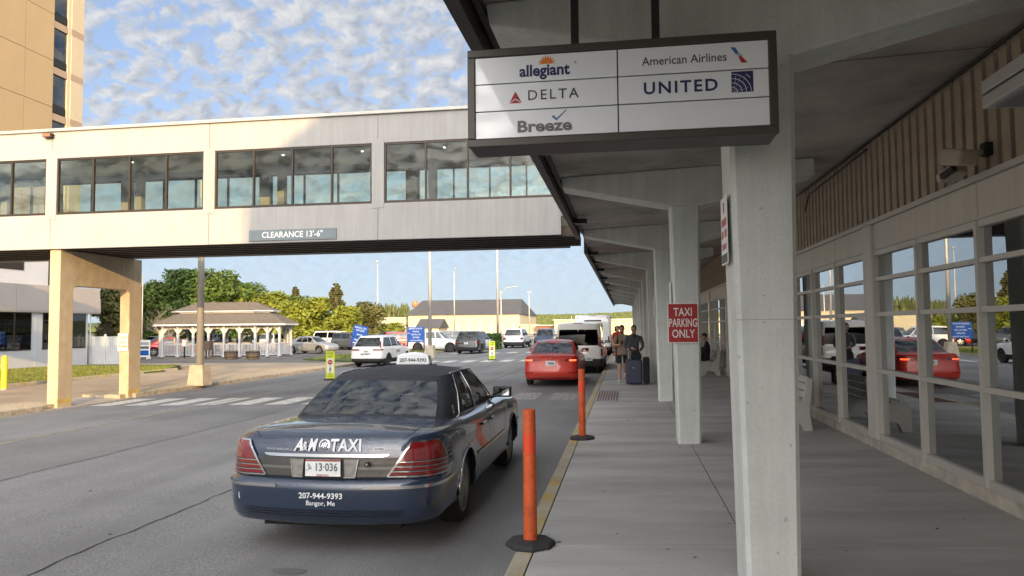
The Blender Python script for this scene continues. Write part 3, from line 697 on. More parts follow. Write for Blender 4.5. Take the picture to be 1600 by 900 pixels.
    # interior
    if sp.get('interior', True):
        zf = sp.get('zfloor', .45); b = MB(); b.box(x_r + .25, x_f - .35, -.62, .62, zf - .1, zf); b.build('cabin_floor', m_under, t)
        for sx_ in sp.get('seats', [x_r + .75, x_f - 1.75]):
            for sy in (-.36, .36):
                st = MB(); low = sp.get('low_rear') and sx_ == sp['seats'][0]
                st.cbox((sx_ + .25, sy, zf + .22), (.55, .5, .2)); st.cbox((sx_ - .02, sy, zf + (.32 if low else .50)), (.16, .48, .40 if low else .58), 0, 0)
                so_ = st.build('seat', m_seat, t, bevel=.05)
                if not low: MB().cbox((sx_ - .05, sy, zf + .88), (.1, .27, .19)).build('headrest', m_seat, so_, bevel=.05)
        b = MB(); b.box(x_f - .75, x_f - .3, -.66, .66, zf + .25, gh['base'][-1][2] - .03); b.build('dashboard', m_black, t, bevel=.04)
        b = MB(); b.tube([(x_f - .95 + .06 * math.cos(a), .36 + .19 * math.cos(a), zf + .52 + .19 * math.sin(a)) for a in [2 * PI * k / 16 for k in range(17)]], .014, 6); b.build('steering_wheel', m_black, t)
    # wheels
    for ax in B.axles:
        for sg in (1, -1): wheel(t, ax, sg * (B.layers[2][2] - sp.get('tw', .2) / 2 - .03), sp['wr'], sp.get('tw', .2), sp.get('spokes', 5), sp.get('rim', m_rim), sg, sp.get('rimr', .64))
    # door mirrors
    mx_ = sp.get('mirror_x', x_f - .75); bz = interp(sp['top'], mx_); wv = gh['base'][7][1]
    for sg in (1, -1):
        b = MB(); b.cbox((mx_ + .03, sg * (wv + .17), bz + .11), (.09, .23, .135)); b.tube([(mx_, sg * (wv - .01), bz + .04), (mx_ + .02, sg * (wv + .1), bz + .07)], .03, 6)
        o = b.build('door_mirror', sp.get('mirror_paint', pm), t, bevel=.035)
        MB().box(mx_ - .0165, mx_ - .0155, sg * (wv + .17) - .09, sg * (wv + .17) + .09, bz + .065, bz + .155).build('mirror_glass', M('mirror_glass', (.22, .23, .25), .05, metal=1), o)
    # doors: seams and handles
    for sx_ in sp.get('seams', []):
        for sg in (1, -1):
            u = B.uside(sx_) * sg; zlo = sp.get('sill', .32); zhi = interp(sp['top'], sx_) - .02; path = [(u, lerp(zlo, zhi, k / 8)) for k in range(9)]
            B.strip(path, .008, .0025, False).build('door_seam', m_under, t)
    for sx_ in sp.get('handles', []):
        for sg in (1, -1):
            u = B.uside(sx_); z = interp(sp['top'], sx_) - sp.get('handle_dz', .12); p = B.pt(u * sg, z, .018)
            MB().cbox(p, (.19, .022, .035)).build('door_handle', sp.get('handle_mat', pm), t, bevel=.009)
    return t, B
def lights(t, B, rows, mat, name='tail_lamp', off=.008, mirror=True, n=6):
    for sg in ((1, -1) if mirror else (1,)):
        B.patch([(z, a * sg, b_ * sg) for z, a, b_ in rows], n, off).build(name, mat, t, smooth=True)
def plate(t, x, z, txt, w=.30, h=.15, frame=True, m=None):
    o = MB().box(x - .012, x, -w / 2, w / 2, z - h / 2, z + h / 2).build('number_plate', m or m_plate, t)
    ink = M('plate_ink', (.06, .08, .09), .5); x0 = -w * .36
    for k in range(6): wd = w * random.uniform(.06, .10); MB().box(x - .0135, x - .012, x0, x0 + wd, z - h * .25, z + h * .22).build('worn_character', ink, o); x0 += wd + w * .035
    return o
def suv_spec(L, H, belt, w, pm, wr=.36, rear_rake=.22, hood=1.0, nose=.75, roof_in=.14, **k):
    ax0, ax1 = L * .205, L * .80
    zt = belt
    sp = dict(L=L, wr=wr, axles=(ax0, ax1), paint=pm, zs=.6, rr=.20, rf=.30, bow_r=.05, bow_f=.12, taper=.06,
        layers=[(.26, .10, w - .10, .14), (.32, .02, w - .03, .04), (.46, 0, w, 0), (.60, .0, w, 0), (.66, .035, w - .002, .02), (.82, .05, w - .005, .03), (belt - .07, .075, w - .02, .06), (belt - .015, .10, w - .045, .10), (belt, .13, w - .085, .16)],
        top=[(0, belt), (L * .5, belt - .01), (L * .66, belt - .02), (L * .70, belt - .03), (L * .85, hood), (L, nose)], sill=.36,
        seams=(L * .33, L * .53, L * .70), handles=(L * .37, L * .56), sharp=40, mirror_x=L * .655, **k)
    xr, xt = .12, .12 + rear_rake; hw = w - .095; tw_ = w - .095 - roof_in; fx = L * .735; ft = L * .555
    b = belt - .008; z = H - .05
    sp['gh'] = dict(base=[(xr, 0, b), (xr + .01, .40, b), (xr + .04, hw - .12, b), (xr + .09, hw - .04, b), (xr + .2, hw, b), (L * .22, hw, b), (L * .335, hw, b), (L * .35, hw, b), (L * .53, hw, b), (L * .545, hw, b), (L * .68, hw - .01, b - .01), (L * .705, hw - .08, b - .015), (fx, .4, b - .01), (fx + .02, 0, b - .01)],
        top=[(xt, 0, z), (xt + .01, .34, z), (xt + .04, tw_ - .10, z), (xt + .08, tw_ - .03, z), (xt + .2, tw_, z), (L * .235, tw_, z + .01), (L * .335, tw_, z + .01), (L * .35, tw_, z + .01), (L * .50, tw_, z + .01), (L * .513, tw_, z + .01), (ft - .03, tw_ - .02, z), (ft, tw_ - .08, z), (ft + .04, .34, z), (ft + .05, 0, z)],
        win=[(0, 2, 'rear_window', k.get('glass_r', m_cglassd)), (4, 5, 'quarter_window', m_cglassd), (5, 6, 'rear_side_window', m_cglassd), (7, 8, 'side_window', m_cglassd), (9, 10, 'front_side_window', m_cglass), (11, 13, 'windscreen', m_cglass)], t0=.06, t1=.86, bulge=.03, crown=.05)
    sp.pop('glass_r', None); return sp
def sedan_spec(L, H, w, pm, wr=.33, deck=.98, **k):
    ax0, ax1 = L * .215, L * .795; d = deck
    sp = dict(L=L, wr=wr, axles=(ax0, ax1), paint=pm, zs=.55, rr=.24, rf=.32, bow_r=.09, bow_f=.16, taper=.07,
        layers=[(.22, .12, w - .10, .14), (.28, .03, w - .03, .05), (.40, 0, w, 0), (.52, 0, w, 0), (.62, .03, w - .003, .02), (.78, .055, w - .01, .04), (d - .09, .06, w - .03, .06), (d - .02, .05, w - .07, .10), (d, .10, w - .12, .16)],
        top=[(0, d), (L * .2, d - .005), (L * .5, d - .03), (L * .72, d - .04), (L * .87, d - .15), (L, .66)], sill=.32,
        seams=(L * .36, L * .54, L * .71), handles=(L * .40, L * .575), sharp=40, mirror_x=L * .665, **k)
    hw = w - .125; tw_ = w - .30; xr, xt = L * .135, L * .30; fx, ft = L * .745, L * .565; z = H - .05
    bz = [d + .005, d - .03]
    sp['gh'] = dict(base=[(xr, 0, d + .03), (xr + .02, .38, d + .02), (xr + .06, hw - .10, d + .004), (xr + .14, hw - .03, d - .005), (xr + .26, hw, d - .01), (L * .285, hw, d - .012), (L * .40, hw, d - .02), (L * .415, hw, d - .02), (L * .53, hw, d - .03), (L * .545, hw, d - .03), (L * .69, hw - .02, d - .04), (L * .715, hw - .09, d - .03), (fx, .38, d - .02), (fx + .02, 0, d - .015)],
        top=[(xt, 0, z), (xt + .01, .30, z), (xt + .03, tw_ - .08, z), (xt + .07, tw_ - .02, z), (xt + .13, tw_, z), (L * .355, tw_, z + .005), (L * .42, tw_, z + .012), (L * .43, tw_, z + .012), (L * .51, tw_, z + .012), (L * .52, tw_, z + .012), (ft - .03, tw_ - .02, z), (ft, tw_ - .07, z), (ft + .05, .30, z), (ft + .06, 0, z)],
        win=[(0, 2, 'rear_window', m_cglass), (5, 6, 'rear_side_window', m_cglassd), (7, 8, 'side_window', m_cglassd), (9, 10, 'front_side_window', m_cglass), (11, 13, 'windscreen', m_cglass)], t0=.05, t1=.87, bulge=.03, crown=.05)
    return sp
# ------------------------------------------------------------------ the taxi
p_taxi = M('taxi_dark_blue_paint', (.020, .034, .066), .25, metal=.25, coat=1.0, var=.10, vs=1.5)
p_vinyl = M('taxi_black_vinyl_roof', (.019, .022, .030), .62, bump=.5, bs=300, var=.15, vs=4)
taxi_sp = dict(L=5.38, wr=.335, axles=(1.30, 4.21), paint=p_taxi, frame_paint=p_vinyl, roof_paint=p_vinyl, mirror_paint=m_black, rr=.32, rf=.36, bow_r=.11, bow_f=.18, taper=.045, zs=.6, tw=.225, spokes=14, rim=M('taxi_wheel_cover', (.36, .35, .33), .4, metal=.5), rimr=.70, arch=.05, crown=.045,
    layers=[(.245, .12, .863, .12), (.28, .035, .950, .05), (.33, .012, .971, .01), (.40, .0, .978, .0), (.55, .0, .991, .0), (.60, .004, .991, .005), (.625, .018, .988, .01), (.640, .075, .984, .04), (.78, .085, .981, .05), (.90, .098, .967, .07), (.965, .118, .943, .09), (.995, .15, .909, .12), (1.01, .21, .852, .18)],
    top=[(0, .998), (.3, 1.008), (1.1, 1.005), (2.5, .98), (3.8, .965), (4.6, .92), (5.38, .80)], sill=.30, seams=(1.95, 2.48, 3.62), handles=(2.12, 2.66), handle_dz=.13, handle_mat=p_taxi, sharp=50, mirror_x=3.42, seats=[1.50, 2.62], low_rear=True, zfloor=.40,
    gh=dict(base=[(1.02, 0, 1.025), (1.035, .40, 1.018), (1.07, .70, .995), (1.14, .765, .985), (1.27, .795, .982), (1.66, .80, .98), (2.40, .80, .975), (2.49, .80, .973), (3.42, .79, .967), (3.60, .78, .965), (3.80, .70, .985), (3.94, .40, 1.0), (3.97, 0, 1.005)],
        top=[(1.74, 0, 1.405), (1.75, .33, 1.403), (1.775, .53, 1.39), (1.82, .575, 1.388), (1.92, .60, 1.39), (2.02, .61, 1.395), (2.42, .615, 1.405), (2.50, .615, 1.405), (2.98, .605, 1.40), (3.06, .585, 1.395), (3.12, .53, 1.395), (3.17, .33, 1.405), (3.19, 0, 1.41)],
        win=[(0, 2, 'rear_window', glass('taxi_glass', (.80, .87, .88), .06, 0, .9)), (5, 6, 'rear_side_window', m_cglass), (7, 8, 'front_side_window', m_cglass), (10, 12, 'windscreen', glass('taxi_glass'))], t0=.10, t1=.86, bulge=.035, crown=.065))
taxi, TB = car('taxi', 'dark blue taxi sedan with black vinyl roof parked at the kerb', taxi_sp, (-2.53, 5.90, 0), 0)
# tail lamps: trapezoid wrapping the corner, ribbed lower half, chrome frame
zt0, zt1 = .665, .935
def tin(z): return lerp(.54, .745, (z - zt0) / (zt1 - zt0))      # inner slanted edge
def tout(z): return lerp(1.19, 1.02, ((z - zt0) / (zt1 - zt0)) ** 1.6)
for sg in (1, -1):
    zz = [lerp(.785, zt1, k / 5) for k in range(6)]
    tl_ = TB.patch([(z, tin(z) * sg, lerp(tin(z), tout(z), 1 - .0) * sg) for z in zz], 8, .014).build('tail_lamp', m_red, taxi, smooth=True)
    for k in range(3):
        a = .668 + k * .039; TB.patch([(z, (tin(z) + .004) * sg, tout(z) * sg) for z in (a, a + .013, a + .024)], 8, .014).build('lamp_rib', m_red, tl_, smooth=True)
        TB.strip([(lerp(tin(a + .029), tout(a + .029), j / 8) * sg, a + .029) for j in range(9)], .008, .016).build('chrome_rib', m_chrome, tl_)
    edge = [(tin(z) * sg, z) for z in [lerp(zt0 - .006, zt1 + .004, k / 8) for k in range(9)]]
    TB.strip(edge, .020, .018, False).build('chrome_frame', m_chrome, tl_)
    TB.strip([(lerp(tin(zt0), tout(zt0), j / 8) * sg, zt0 - .008) for j in range(9)], .012, .016).build('chrome_frame', m_chrome, tl_)
    TB.strip([(tout(z) * sg, z) for z in [lerp(zt0, zt1, k / 6) for k in range(7)]], .012, .015, False).build('chrome_frame', m_chrome, tl_)
    TB.strip([(lerp(tin(zt1), tout(zt1), j / 8) * sg, zt1 + .004) for j in range(9)], .012, .015).build('chrome_frame', m_chrome, tl_)
# light bar panel between the lamps, chrome bar above the plate
m_bar = M('taxi_light_bar', (.085, .082, .075), .35, metal=.5, var=.15, vs=5)
TB.patch([(z, -(tin(z) - .012), tin(z) - .012) for z in (.655, .71, .76, .81)], 12, .006).build('light_bar', m_bar, taxi)
TB.patch([(z, -(tin(z) - .012), tin(z) - .012) for z in (.715, .738)], 12, .009).build('light_bar_band', M('light_bar_band', (.16, .155, .14), .4, metal=.5), taxi)
TB.patch([(.818, -.50, .50), (.826, -.54, .54), (.838, -.56, .56), (.844, -.55, .55)], 12, .022).build('chrome_bar', m_chrome, taxi, smooth=True)
for sg in (1, -1):
    o = TB.patch([(.655, .185 * sg, .265 * sg), (.800, .175 * sg, .29 * sg)], 3, .024).build('reverse_lamp', M('reverse_lamp', (.22, .215, .20), .25, coat=1, var=.4, vs=14), taxi)
    TB.strip([(.27 * sg, .655), (.296 * sg, .80)], .008, .026, False).build('chrome_frame', m_chrome, o); TB.strip([(.178 * sg, .653), (.27 * sg, .653)], .008, .026).build('chrome_frame', m_chrome, o)
TB.patch([(.652, -.178, .178), (.805, -.178, .178)], 4, .010).build('plate_recess', m_black, taxi)
xp = TB.pt(0, .72, .02).x
pl = MB().box(xp - .012, xp, -.155, .155, .662, .800).build('number_plate', m_plate, taxi)
text('13·036', .092, M('plate_ink', (.06, .08, .09), .5), pl, (xp - .0135, -.028, .735), (0, -1, 0), bold=.012, sx=.82)
text('SPEEDWAY', .022, M('plate_red_ink', (.35, .05, .04), .5), pl, (xp - .0145, 0, .670), (0, -1, 0), bold=.02)
MB().box(xp - .0135, xp - .012, -.155, .155, .786, .800).build('plate_frame', M('plate_frame_red', (.30, .06, .05), .5), pl)
MB().box(xp - .0130, xp - .012, -.155, .155, .662, .678).build('plate_frame', m_white, pl)
fo = MB()
for k in range(7): fo.cbox((xp - .0128, .122 + random.uniform(-.012, .012),   .715 + k * .008), (.001, .03 - k * .003, .006), 0, random.uniform(-.6, .6))
tag(fo.build('plate_pine_print', M('plate_green', (.12, .19, .14), .6), pl), kind='stuff')
b = MB(); b.lathe([(.001, 0), (.016, .0), (.022, -.008)], 14, (xp - .01, -.385, .765), 'y')
b = MB(); b.tube([(xp - .012, -.385, .765), (xp + .01, -.385, .765)], .022, 14); lk = b.build('boot_lock', m_black, taxi); b = MB(); b.tube([(xp - .016, -.385, .765), (xp - .011, -.385, .765)], .012, 12); b.build('lock_barrel', m_chrome, lk)
# bumper trims and ledges
def warp_rear(z0, off, u0=0):
    def w_(x, y, zz): 
        p = TB.pt(u0 + x, z0 + y, off + zz); return p
    return w_
for sg, (a, c_) in ((-1, (-.93, -.40)), (1, (.36, 1.42))):
    TB.strip([(lerp(a, c_, k / 14), .583) for k in range(15)], .026, .010).build('bumper_trim', m_chrome, taxi, smooth=True)
TB.strip([(lerp(-.97, -1.42, k / 6), .583) for k in range(7)], .026, .010).build('bumper_trim', m_chrome, taxi, smooth=True)
for z, a in ((.385, .72), (.360, .70), (.335, .68)): TB.strip([(lerp(-a, a, k / 12), z) for k in range(13)], .009, .012).build('bumper_groove', m_under, taxi)
TB.strip([(lerp(-1.1, 1.1, k / 16), .645) for k in range(17)], .012, .004).build('bumper_gap', m_under, taxi)
# boot lid seams and window surround
for sg in (1, -1):
    b = MB(); pts = [(.16, .66), (.3, .715), (.6, .735), (1.02, .735)]
    def dz(x, y): return interp(taxi_sp['top'], x) + .045 * min(1, max(0, (x - .21) / .25)) * (1 - (y / .83) ** 2)
    pp = [(x, sg * y, dz(x, y) + .002) for x, y in pts]; b.grid([[(p[0], p[1] - .004, p[2]) for p in pp], [(p[0], p[1] + .004, p[2]) for p in pp]]); b.build('boot_seam', m_under, taxi)
b = MB(); b.tube([(1.02 + .0012 * (k - 8) ** 2 * 0 + (.05 if abs(k - 8) > 7 else 0) * 1 + .012 * abs((k - 8) / 8) ** 2, (k - 8) / 8 * .70, 1.030 - .028 * ((k - 8) / 8) ** 2) for k in range(17)], .011, 6); b.build('window_chrome_strip', m_chrome, taxi, smooth=True)
for sg in (1, -1):
    b = MB(); b.tube([(1.07, sg * .70, 1.0), (1.16, sg * .775, .99), (1.3, sg * .81, .992), (1.66, sg * .815, .99)], .010, 6); b.build('pillar_chrome_strip', m_chrome, taxi, smooth=True)
    b = MB(); b.tube([(1.66, sg * .813, .992), (2.45, sg * .813, .985), (3.45, sg * .80, .978)], .008, 6); b.build('window_sill_strip', m_chrome, taxi, smooth=True)
    b = MB(); b.tube([(1.66, sg * .812, .985), (1.85, sg * .75, 1.2), (2.05, sg * .645, 1.385)], .009, 6); b.build('window_frame_strip', m_chrome, taxi, smooth=True)
    b = MB(); b.tube([(2.445, sg * .815, .98), (2.45, sg * .76, 1.2), (2.46, sg * .64, 1.39)], .012, 6); b.build('window_frame_strip', m_chrome, taxi, smooth=True)
    b = MB(); b.tube([(1.83, sg * .813, .985), (1.98, sg * .745, 1.2), (2.12, sg * .65, 1.385)], .012, 6); b.build('window_divider', m_black, taxi)
    b = MB(); b.tube([(2.02, sg * .625, 1.40), (2.5, sg * .635, 1.415), (3.0, sg * .622, 1.405), (3.42, sg * .76, 1.12), (3.62, sg * .80, .975)], .010, 6); b.build('roof_drip_rail', m_chrome, taxi, smooth=True)
    # side moulding, wheel arch lips, C pillar emblem
    for xa, xb in ((1.75, 2.47), (2.49, 3.6), (4.63, 5.0)): TB.strip([(TB.uside(lerp(xa, xb, k / 6)) * sg, .585) for k in range(7)], .03, .009).build('side_moulding', p_taxi, taxi); TB.strip([(TB.uside(lerp(xa, xb, k / 6)) * sg, .598) for k in range(7)], .008, .011).build('side_moulding_chrome', m_chrome, taxi)
    for ax in (1.30, 4.21):
        R = .392; b = MB(); pts = [(ax + R * math.cos(PI * k / 14), sg * (.988 if abs(k - 7) < 6 else .978), .335 + R * math.sin(PI * k / 14) * .985) for k in range(15)]; b.tube(pts, .011, 6); b.build('arch_lip', m_chrome if ax < 2 else p_taxi, taxi, smooth=True)
b = MB(); b.tube([(1.44 + .028 * math.cos(a), -.797 + .004 * math.sin(a), 1.075 + .04 * math.sin(a)) for a in [2 * PI * k / 14 for k in range(15)]], .0035, 5); b.build('pillar_emblem', m_chrome, taxi)
# high stop lamp on the parcel shelf, parcel shelf
MB().box(1.12, 1.62, -.62, .62, .955, .968).build('parcel_shelf', m_seat, taxi)
o = MB().cbox((1.20, .08, 1.01), (.09, .30, .07)).build('high_stop_lamp', M('stop_lamp_case', (.06, .06, .065), .6), taxi, bevel=.012); MB().cbox((1.152, .08, 1.012), (.012, .24, .042)).build('lens', m_red, o)
# lettering
text('A', .135, m_letter_w, taxi, None, warp=warp_rear(.910, .016, -.240), bold=.035, sx=.80, shear=.12)
text('&', .10, m_letter_w, taxi, None, warp=warp_rear(.902, .016, -.182), bold=.008, sx=.8)
text('M', .135, m_letter_w, taxi, None, warp=warp_rear(.910, .016, -.115), bold=.035, sx=.72, shear=.12)
text('TAXI', .135, m_letter_w, taxi, None, warp=warp_rear(.910, .016, .185), bold=.030, sx=.88, shear=.12, space=1.08)
n = 20; b = MB(); ring = [(math.cos(2 * PI * k / n), math.sin(2 * PI * k / n)) for k in range(n + 1)]
b.grid([[TB.pt(-.008 + .050 * c_, .917 + .046 * s_, .004) for c_, s_ in ring], [TB.pt(-.008 + .039 * c_, .917 + .036 * s_, .006) for c_, s_ in ring]]); em = b.build('round_emblem', m_chrome, taxi)
for k in (-1, 0, 1): TB.patch([(.917 - .022 + abs(k) * .006, -.019 + k * .018, -.012 + k * .018), (.917 + .022 - abs(k) * .006, -.005 + k * .018, .003 + k * .018)], 1, .006).build('emblem_bar', m_chrome, em)
text('GRAND MARQUIS LS', .026, m_chrome, taxi, None, warp=warp_rear(  .872, .005, -.43), bold=.012, sx=1.05, shear=.1)
TB.patch([(.872, .42, .52), (.896, .42, .52)], 2, .005).build('dealer_badge', m_letter_w, taxi); text('Van Syckle', .020, m_letter_k, taxi, None, warp=warp_rear(.884, .0065, .47), bold=.02, sx=.9)
text('207-944-9393', .066, m_letter_w, taxi, None, warp=warp_rear(.508, .004, .0), bold=.018, sx=1.02)
text('Bangor, Me', .054, m_letter_w, taxi, None, warp=warp_rear(.448, .004, .0), bold=.008, sx=1.02)
text('1', .075, m_letter_w, taxi, None, warp=warp_rear(.475, .004, -.78), bold=.01)
# notice on the rear wing, door emblem
uq = TB.uside(.62)
pb = TB.patch([(.70, uq - .14, uq + .10), (.90, uq - .16, uq + .08)], 4, .004); pn = pb.build('wing_notice', M('wing_notice_grey', (.24, .25, .26), .6, var=.15, vs=9), taxi)
for k, (a_, b_) in enumerate(((-.05, .03), (-.10, .06), (-.09, .05), (-.08, .05))):
    TB.strip([(uq - .03 + lerp(a_, b_, j / 4), .865 - k * .038) for j in range(5)], .016, .0055).build('faded_line', M('notice_ink', (.05, .055, .06), .6), pn)
# roof sign
rs = link('roof_sign', None, taxi); rs.location = (2.72, -.02 + .0, 1.462)
m_rsign = M('roof_sign_white', (.74, .77, .80), .4, var=.05)
b = MB(); pr_ = [(-.21, 0), (.21, 0), (.19, .11), (.12, .135), (0, .15), (-.12, .135), (-.19, .11)]
b.prism(pr_, 'x', -.07, .07); b.build('sign_body', m_rsign, rs, bevel=.015)
MB().box(-.10, .10, -.25, .25, -.012, .0).build('sign_base', m_black, rs, bevel=.004)
text('207-944-9393', .062, m_letter_k, rs, (-.0725, 0, .052), (0, -1, 0), bold=.022, sx=.95, shear=.15)
MB().cbox((1.62, 0, 1.0), (.02, .02, .02)).build('shelf_clip', m_black, taxi)
# driver seat headrest shapes come with the seats; rear view mirror
MB().cbox((3.22, 0, 1.30), (.03, .22, .06)).build('rear_view_mirror', m_black, taxi, bevel=.01)
# ------------------------------------------------------------------ other vehicles
lz = lambda p: (p.x, p.y, road_z(p.x))
p_red = M('red_car_paint', (.50, .022, .008), .4, metal=.1, coat=.55, var=.04, vs=3)
p_white = paint('white_car_paint', (.72, .72, .71), 0, .35)
p_blackc = paint('black_car_paint', (.012, .012, .014), .2)
p_silver = paint('silver_car_paint', (.42, .43, .44), .6)
p_grey = paint('grey_car_paint', (.10, .11, .12), .5)
p_bluec = paint('dark_blue_car_paint', (.02, .035, .08), .3)
p_clad = M('dark_cladding', (.02, .02, .021), .6)
# red sedan waiting ahead of the taxi
sp = sedan_spec(4.7, 1.46, .90, p_red, wr=.325, deck=1.0, spokes=5, low_rear=False)
rc, RB = car('red_sedan', 'red sedan with lit brake lamps waiting behind the white van', sp, (-2.33, 23.2, 0), 0)
lights(rc, RB, [(.80, .48, .96), (.845, .45, 1.0), (.885, .52, 1.02), (.90, .62, 1.0)], m_red)
lights(rc, RB, [(.815, .60, .82), (.86, .60, .84)], m_redlit, 'brake_lamp', .014)
lights(rc, RB, [(.835, .30, .58), (.848, .30, .58)], m_black, 'lamp_strip', .012)
lights(rc, RB, [(.44, .55, .86), (.465, .55, .86)], m_red, 'reflector', .008)
RB.strip([(lerp(-.85, .85, k / 10), .335) for k in range(11)], .014, .008).build('bumper_chrome', m_chrome, rc)
RB.patch([(.24, -.8, .8), (.30, -.82, .82)], 8, .008).build('bumper_valance', p_clad, rc)
plate(rc, RB.pt(0, .73, .01).x, .745, '6 BARB', .31, .155)
b = MB(); xx = RB.pt(0, .88, .012).x; b.lathe([(.055, 0), (.05, -.008), (.045, 0)], 18, (0, 0, 0), 'y'); o = b.build('round_badge', m_chrome, rc); o.rotation_euler = (0, 0, -PI / 2); o.location = (xx, 0, .905)
MB().cbox((xx + .004, 0, .90), (.006, .05, .012), 0, .9).build('badge_bar', m_chrome, rc); MB().cbox((xx + .004, 0, .90), (.006, .05, .012), 0, -.9).build('badge_bar', m_chrome, rc)
MB().cbox((1.05, 0, 1.06), (.05, .30, .03)).build('high_stop_lamp', m_red, rc)
b = MB(); b.add([(1.72, -.02, 1.44), (1.72, .02, 1.44), (1.95, .012, 1.455), (1.95, -.012, 1.455), (1.74, 0, 1.51)], [(0, 1, 4), (0, 4, 3), (1, 2, 4), (2, 3, 4)]); b.build('roof_antenna', p_red, rc)
# white passenger van
sp = suv_spec(5.6, 2.05, 1.12, 1.02, paint('white_van_paint', (.62, .62, .59), 0, .4), wr=.36, rear_rake=.10, hood=1.05, nose=.80, roof_in=.10, lower_paint=p_clad, lower_z=.60, mirror_paint=m_black)
sp['gh'].update(t0=.02, t1=.74, crown=.06); sp['gh']['win'][0] = (0, 2, 'rear_window', glass('van_rear_glass', (.02, .02, .02), .0, 0, .35))
vn, VB = car('passenger_van', 'white passenger van with black rear bumper ahead of the red sedan', sp, (-1.86, 29.7, 0), 0)
lights(vn, VB, [(.72, .90, 1.03), (.9, .905, 1.04), (1.1, .91, 1.04)], m_red, 'tail_lamp', .012)
MB().cbox((.15, -.86, 1.28), (.10, .10, .40)).build('upper_tail_lamp', m_red, vn, bevel=.02); MB().cbox((.15, .86, 1.28), (.10, .10, .40)).build('upper_tail_lamp', m_red, vn, bevel=.02)
VB.strip([(.0, .62 + k * .06) for k in range(9)], .012, .006, False).build('door_seam', m_under, vn)
plate(vn, VB.pt(.62, .55, .012).x, .60, 'TX 421', .30, .15).location.y = -.42
MB().cbox((VB.pt(.1, .92, .02).x, -.18, .95), (.03, .16, .04)).build('door_handle', m_black, vn, bevel=.01)
MB().box(.16, .19, -.012, .012, 1.15, 1.98).build('rear_pillar', p_white, vn)
MB().cbox((.26, 0, 2.02), (.05, .40, .03)).build('high_stop_lamp', m_red, vn)
# white shuttle bus
bs = thing('shuttle_bus', 'tall white shuttle bus parked ahead of the passenger van', 'bus', (-2.02, 47.5, 0), PI / 2)
m_bus = M('bus_white', (.68, .70, .72), .4, coat=.6, var=.05)
prof = [(0, .55), (0, 2.2), (.06, 2.5), (.2, 2.62), (4.6, 2.66), (5.0, 2.5), (5.3, 1.9), (6.4, 1.35), (6.7, .9), (6.7, .5)]
b = MB(); n = len(prof)
for sg in (1, -1): pass
ring_ = [(-1.12, 0), (-1.17, .08), (-1.17, .5)]
b.prism([(x, z) for x, z in prof], 'y', -1.14, 1.14); b.build('body', m_bus, bs, bevel=.10)
MB().box(-.03, 6.6, -1.10, 1.10, .38, .58).build('skirt', p_clad, bs, bevel=.03)
MB().box(-.012, .0, -.62, .62, 1.35, 2.12).build('rear_window', m_cglassd, bs)
MB().box(-.02, .03, -.55, .55, 2.22, 2.30).build('rear_vent', m_dark, bs)
for k in range(3): MB().cbox((.10, -.15 + .15 * k, 2.58), (.05, .06, .04)).build('marker_lamp', m_red, bs)
for sg in (1, -1):
    MB().cbox((-.005, sg * 1.0, 1.05), (.03, .1, .4)).build('tail_lamp', m_red, bs, bevel=.01); MB().cbox((-.005, sg * .95, 2.45), (.03, .08, .08)).build('marker_lamp', m_red, bs)
    for k in range(4): MB().box(.7 + k * 1.0, 1.6 + k * 1.0, sg * 1.141 - .004, sg * 1.141 + .004, 1.35, 2.15).build('side_window', m_cglassd, bs)
    o = MB().cbox((5.6, sg * 1.42, 1.7), (.08, .2, .36)).build('mirror', m_black, bs, bevel=.03); b = MB(); b.tube([(5.6, sg * 1.1, 1.5), (5.6, sg * 1.4, 1.6)], .02, 6); b.build('mirror_arm', m_black, o)
    for x in (1.2, 5.6): wheel(bs, x, sg * 1.0, .38, .24, 6, m_rim, sg)
plate(bs, -.03, .75, 'SH 18')
# white security crossover
def suv_lamps(t, B, hi=.92, lo=.74, a=.42): lights(t, B, [(lo, a + .25, .97), (lerp(lo, hi, .5), a + .22, 1.0), (hi, a + .34, .98)], m_red)
sp = suv_spec(4.65, 1.68, 1.06, .93, p_white, wr=.36, rear_rake=.52, roof_in=.20, lower_paint=p_clad, lower_z=.59, rim=m_rimdark)
P = G(571, 574, -.13)
cv_, CB = car('security_crossover', 'white security crossover with red tail lamps near the lime stop sign', sp, (P.x, P.y, road_z(P.x)), -.06)
lights(cv_, CB, [(.88, .40, .98), (.925, .36, 1.0), (.955, .44, 1.0)], m_red)
MB().cbox((.10, .86 - .06, 1.2), (.06, .05, .34)).build('upper_lamp', m_red, cv_); MB().cbox((.10, -.80, 1.2), (.06, .05, .34)).build('upper_lamp', m_red, cv_)
text('SECURITY', .13, m_letter_k, cv_, (CB.pt(0, .70, .02).x - .006, 0, .68), (0, -1, 0), bold=.02)
plate(cv_, CB.pt(0, .82, .01).x, .84, '715 SE', .3, .13)
us = CB.uside(2.3); MB().cbox(CB.pt(us, .80, .006), (.5, .004, .16)).build('door_text_panel', M('door_text_panel', (.25, .27, .3), .6), cv_)
# black and white police vehicle
sp = suv_spec(5.0, 1.75, 1.10, .98, p_blackc, wr=.37, rear_rake=.42, roof_in=.19, rim=m_rimdark)
P = G(728, 553, -.1)
pv, PB = car('police_vehicle', 'black and white police vehicle beyond the far crosswalk', sp, (P.x, P.y, road_z(P.x)), -.10)
suv_lamps(pv, PB, .98, .80)
plate(pv, PB.pt(0, .8, .01).x, .82, 'P 12', .3, .13)
for sg in (1, -1):
    ua, ub = PB.uside(1.95), PB.uside(3.45); PB.patch([(z, ua * sg, ub * sg) for z in (.40, .6, .8, 1.0, 1.06)], 8, .006).build('white_door_panel', p_white, pv, smooth=True)
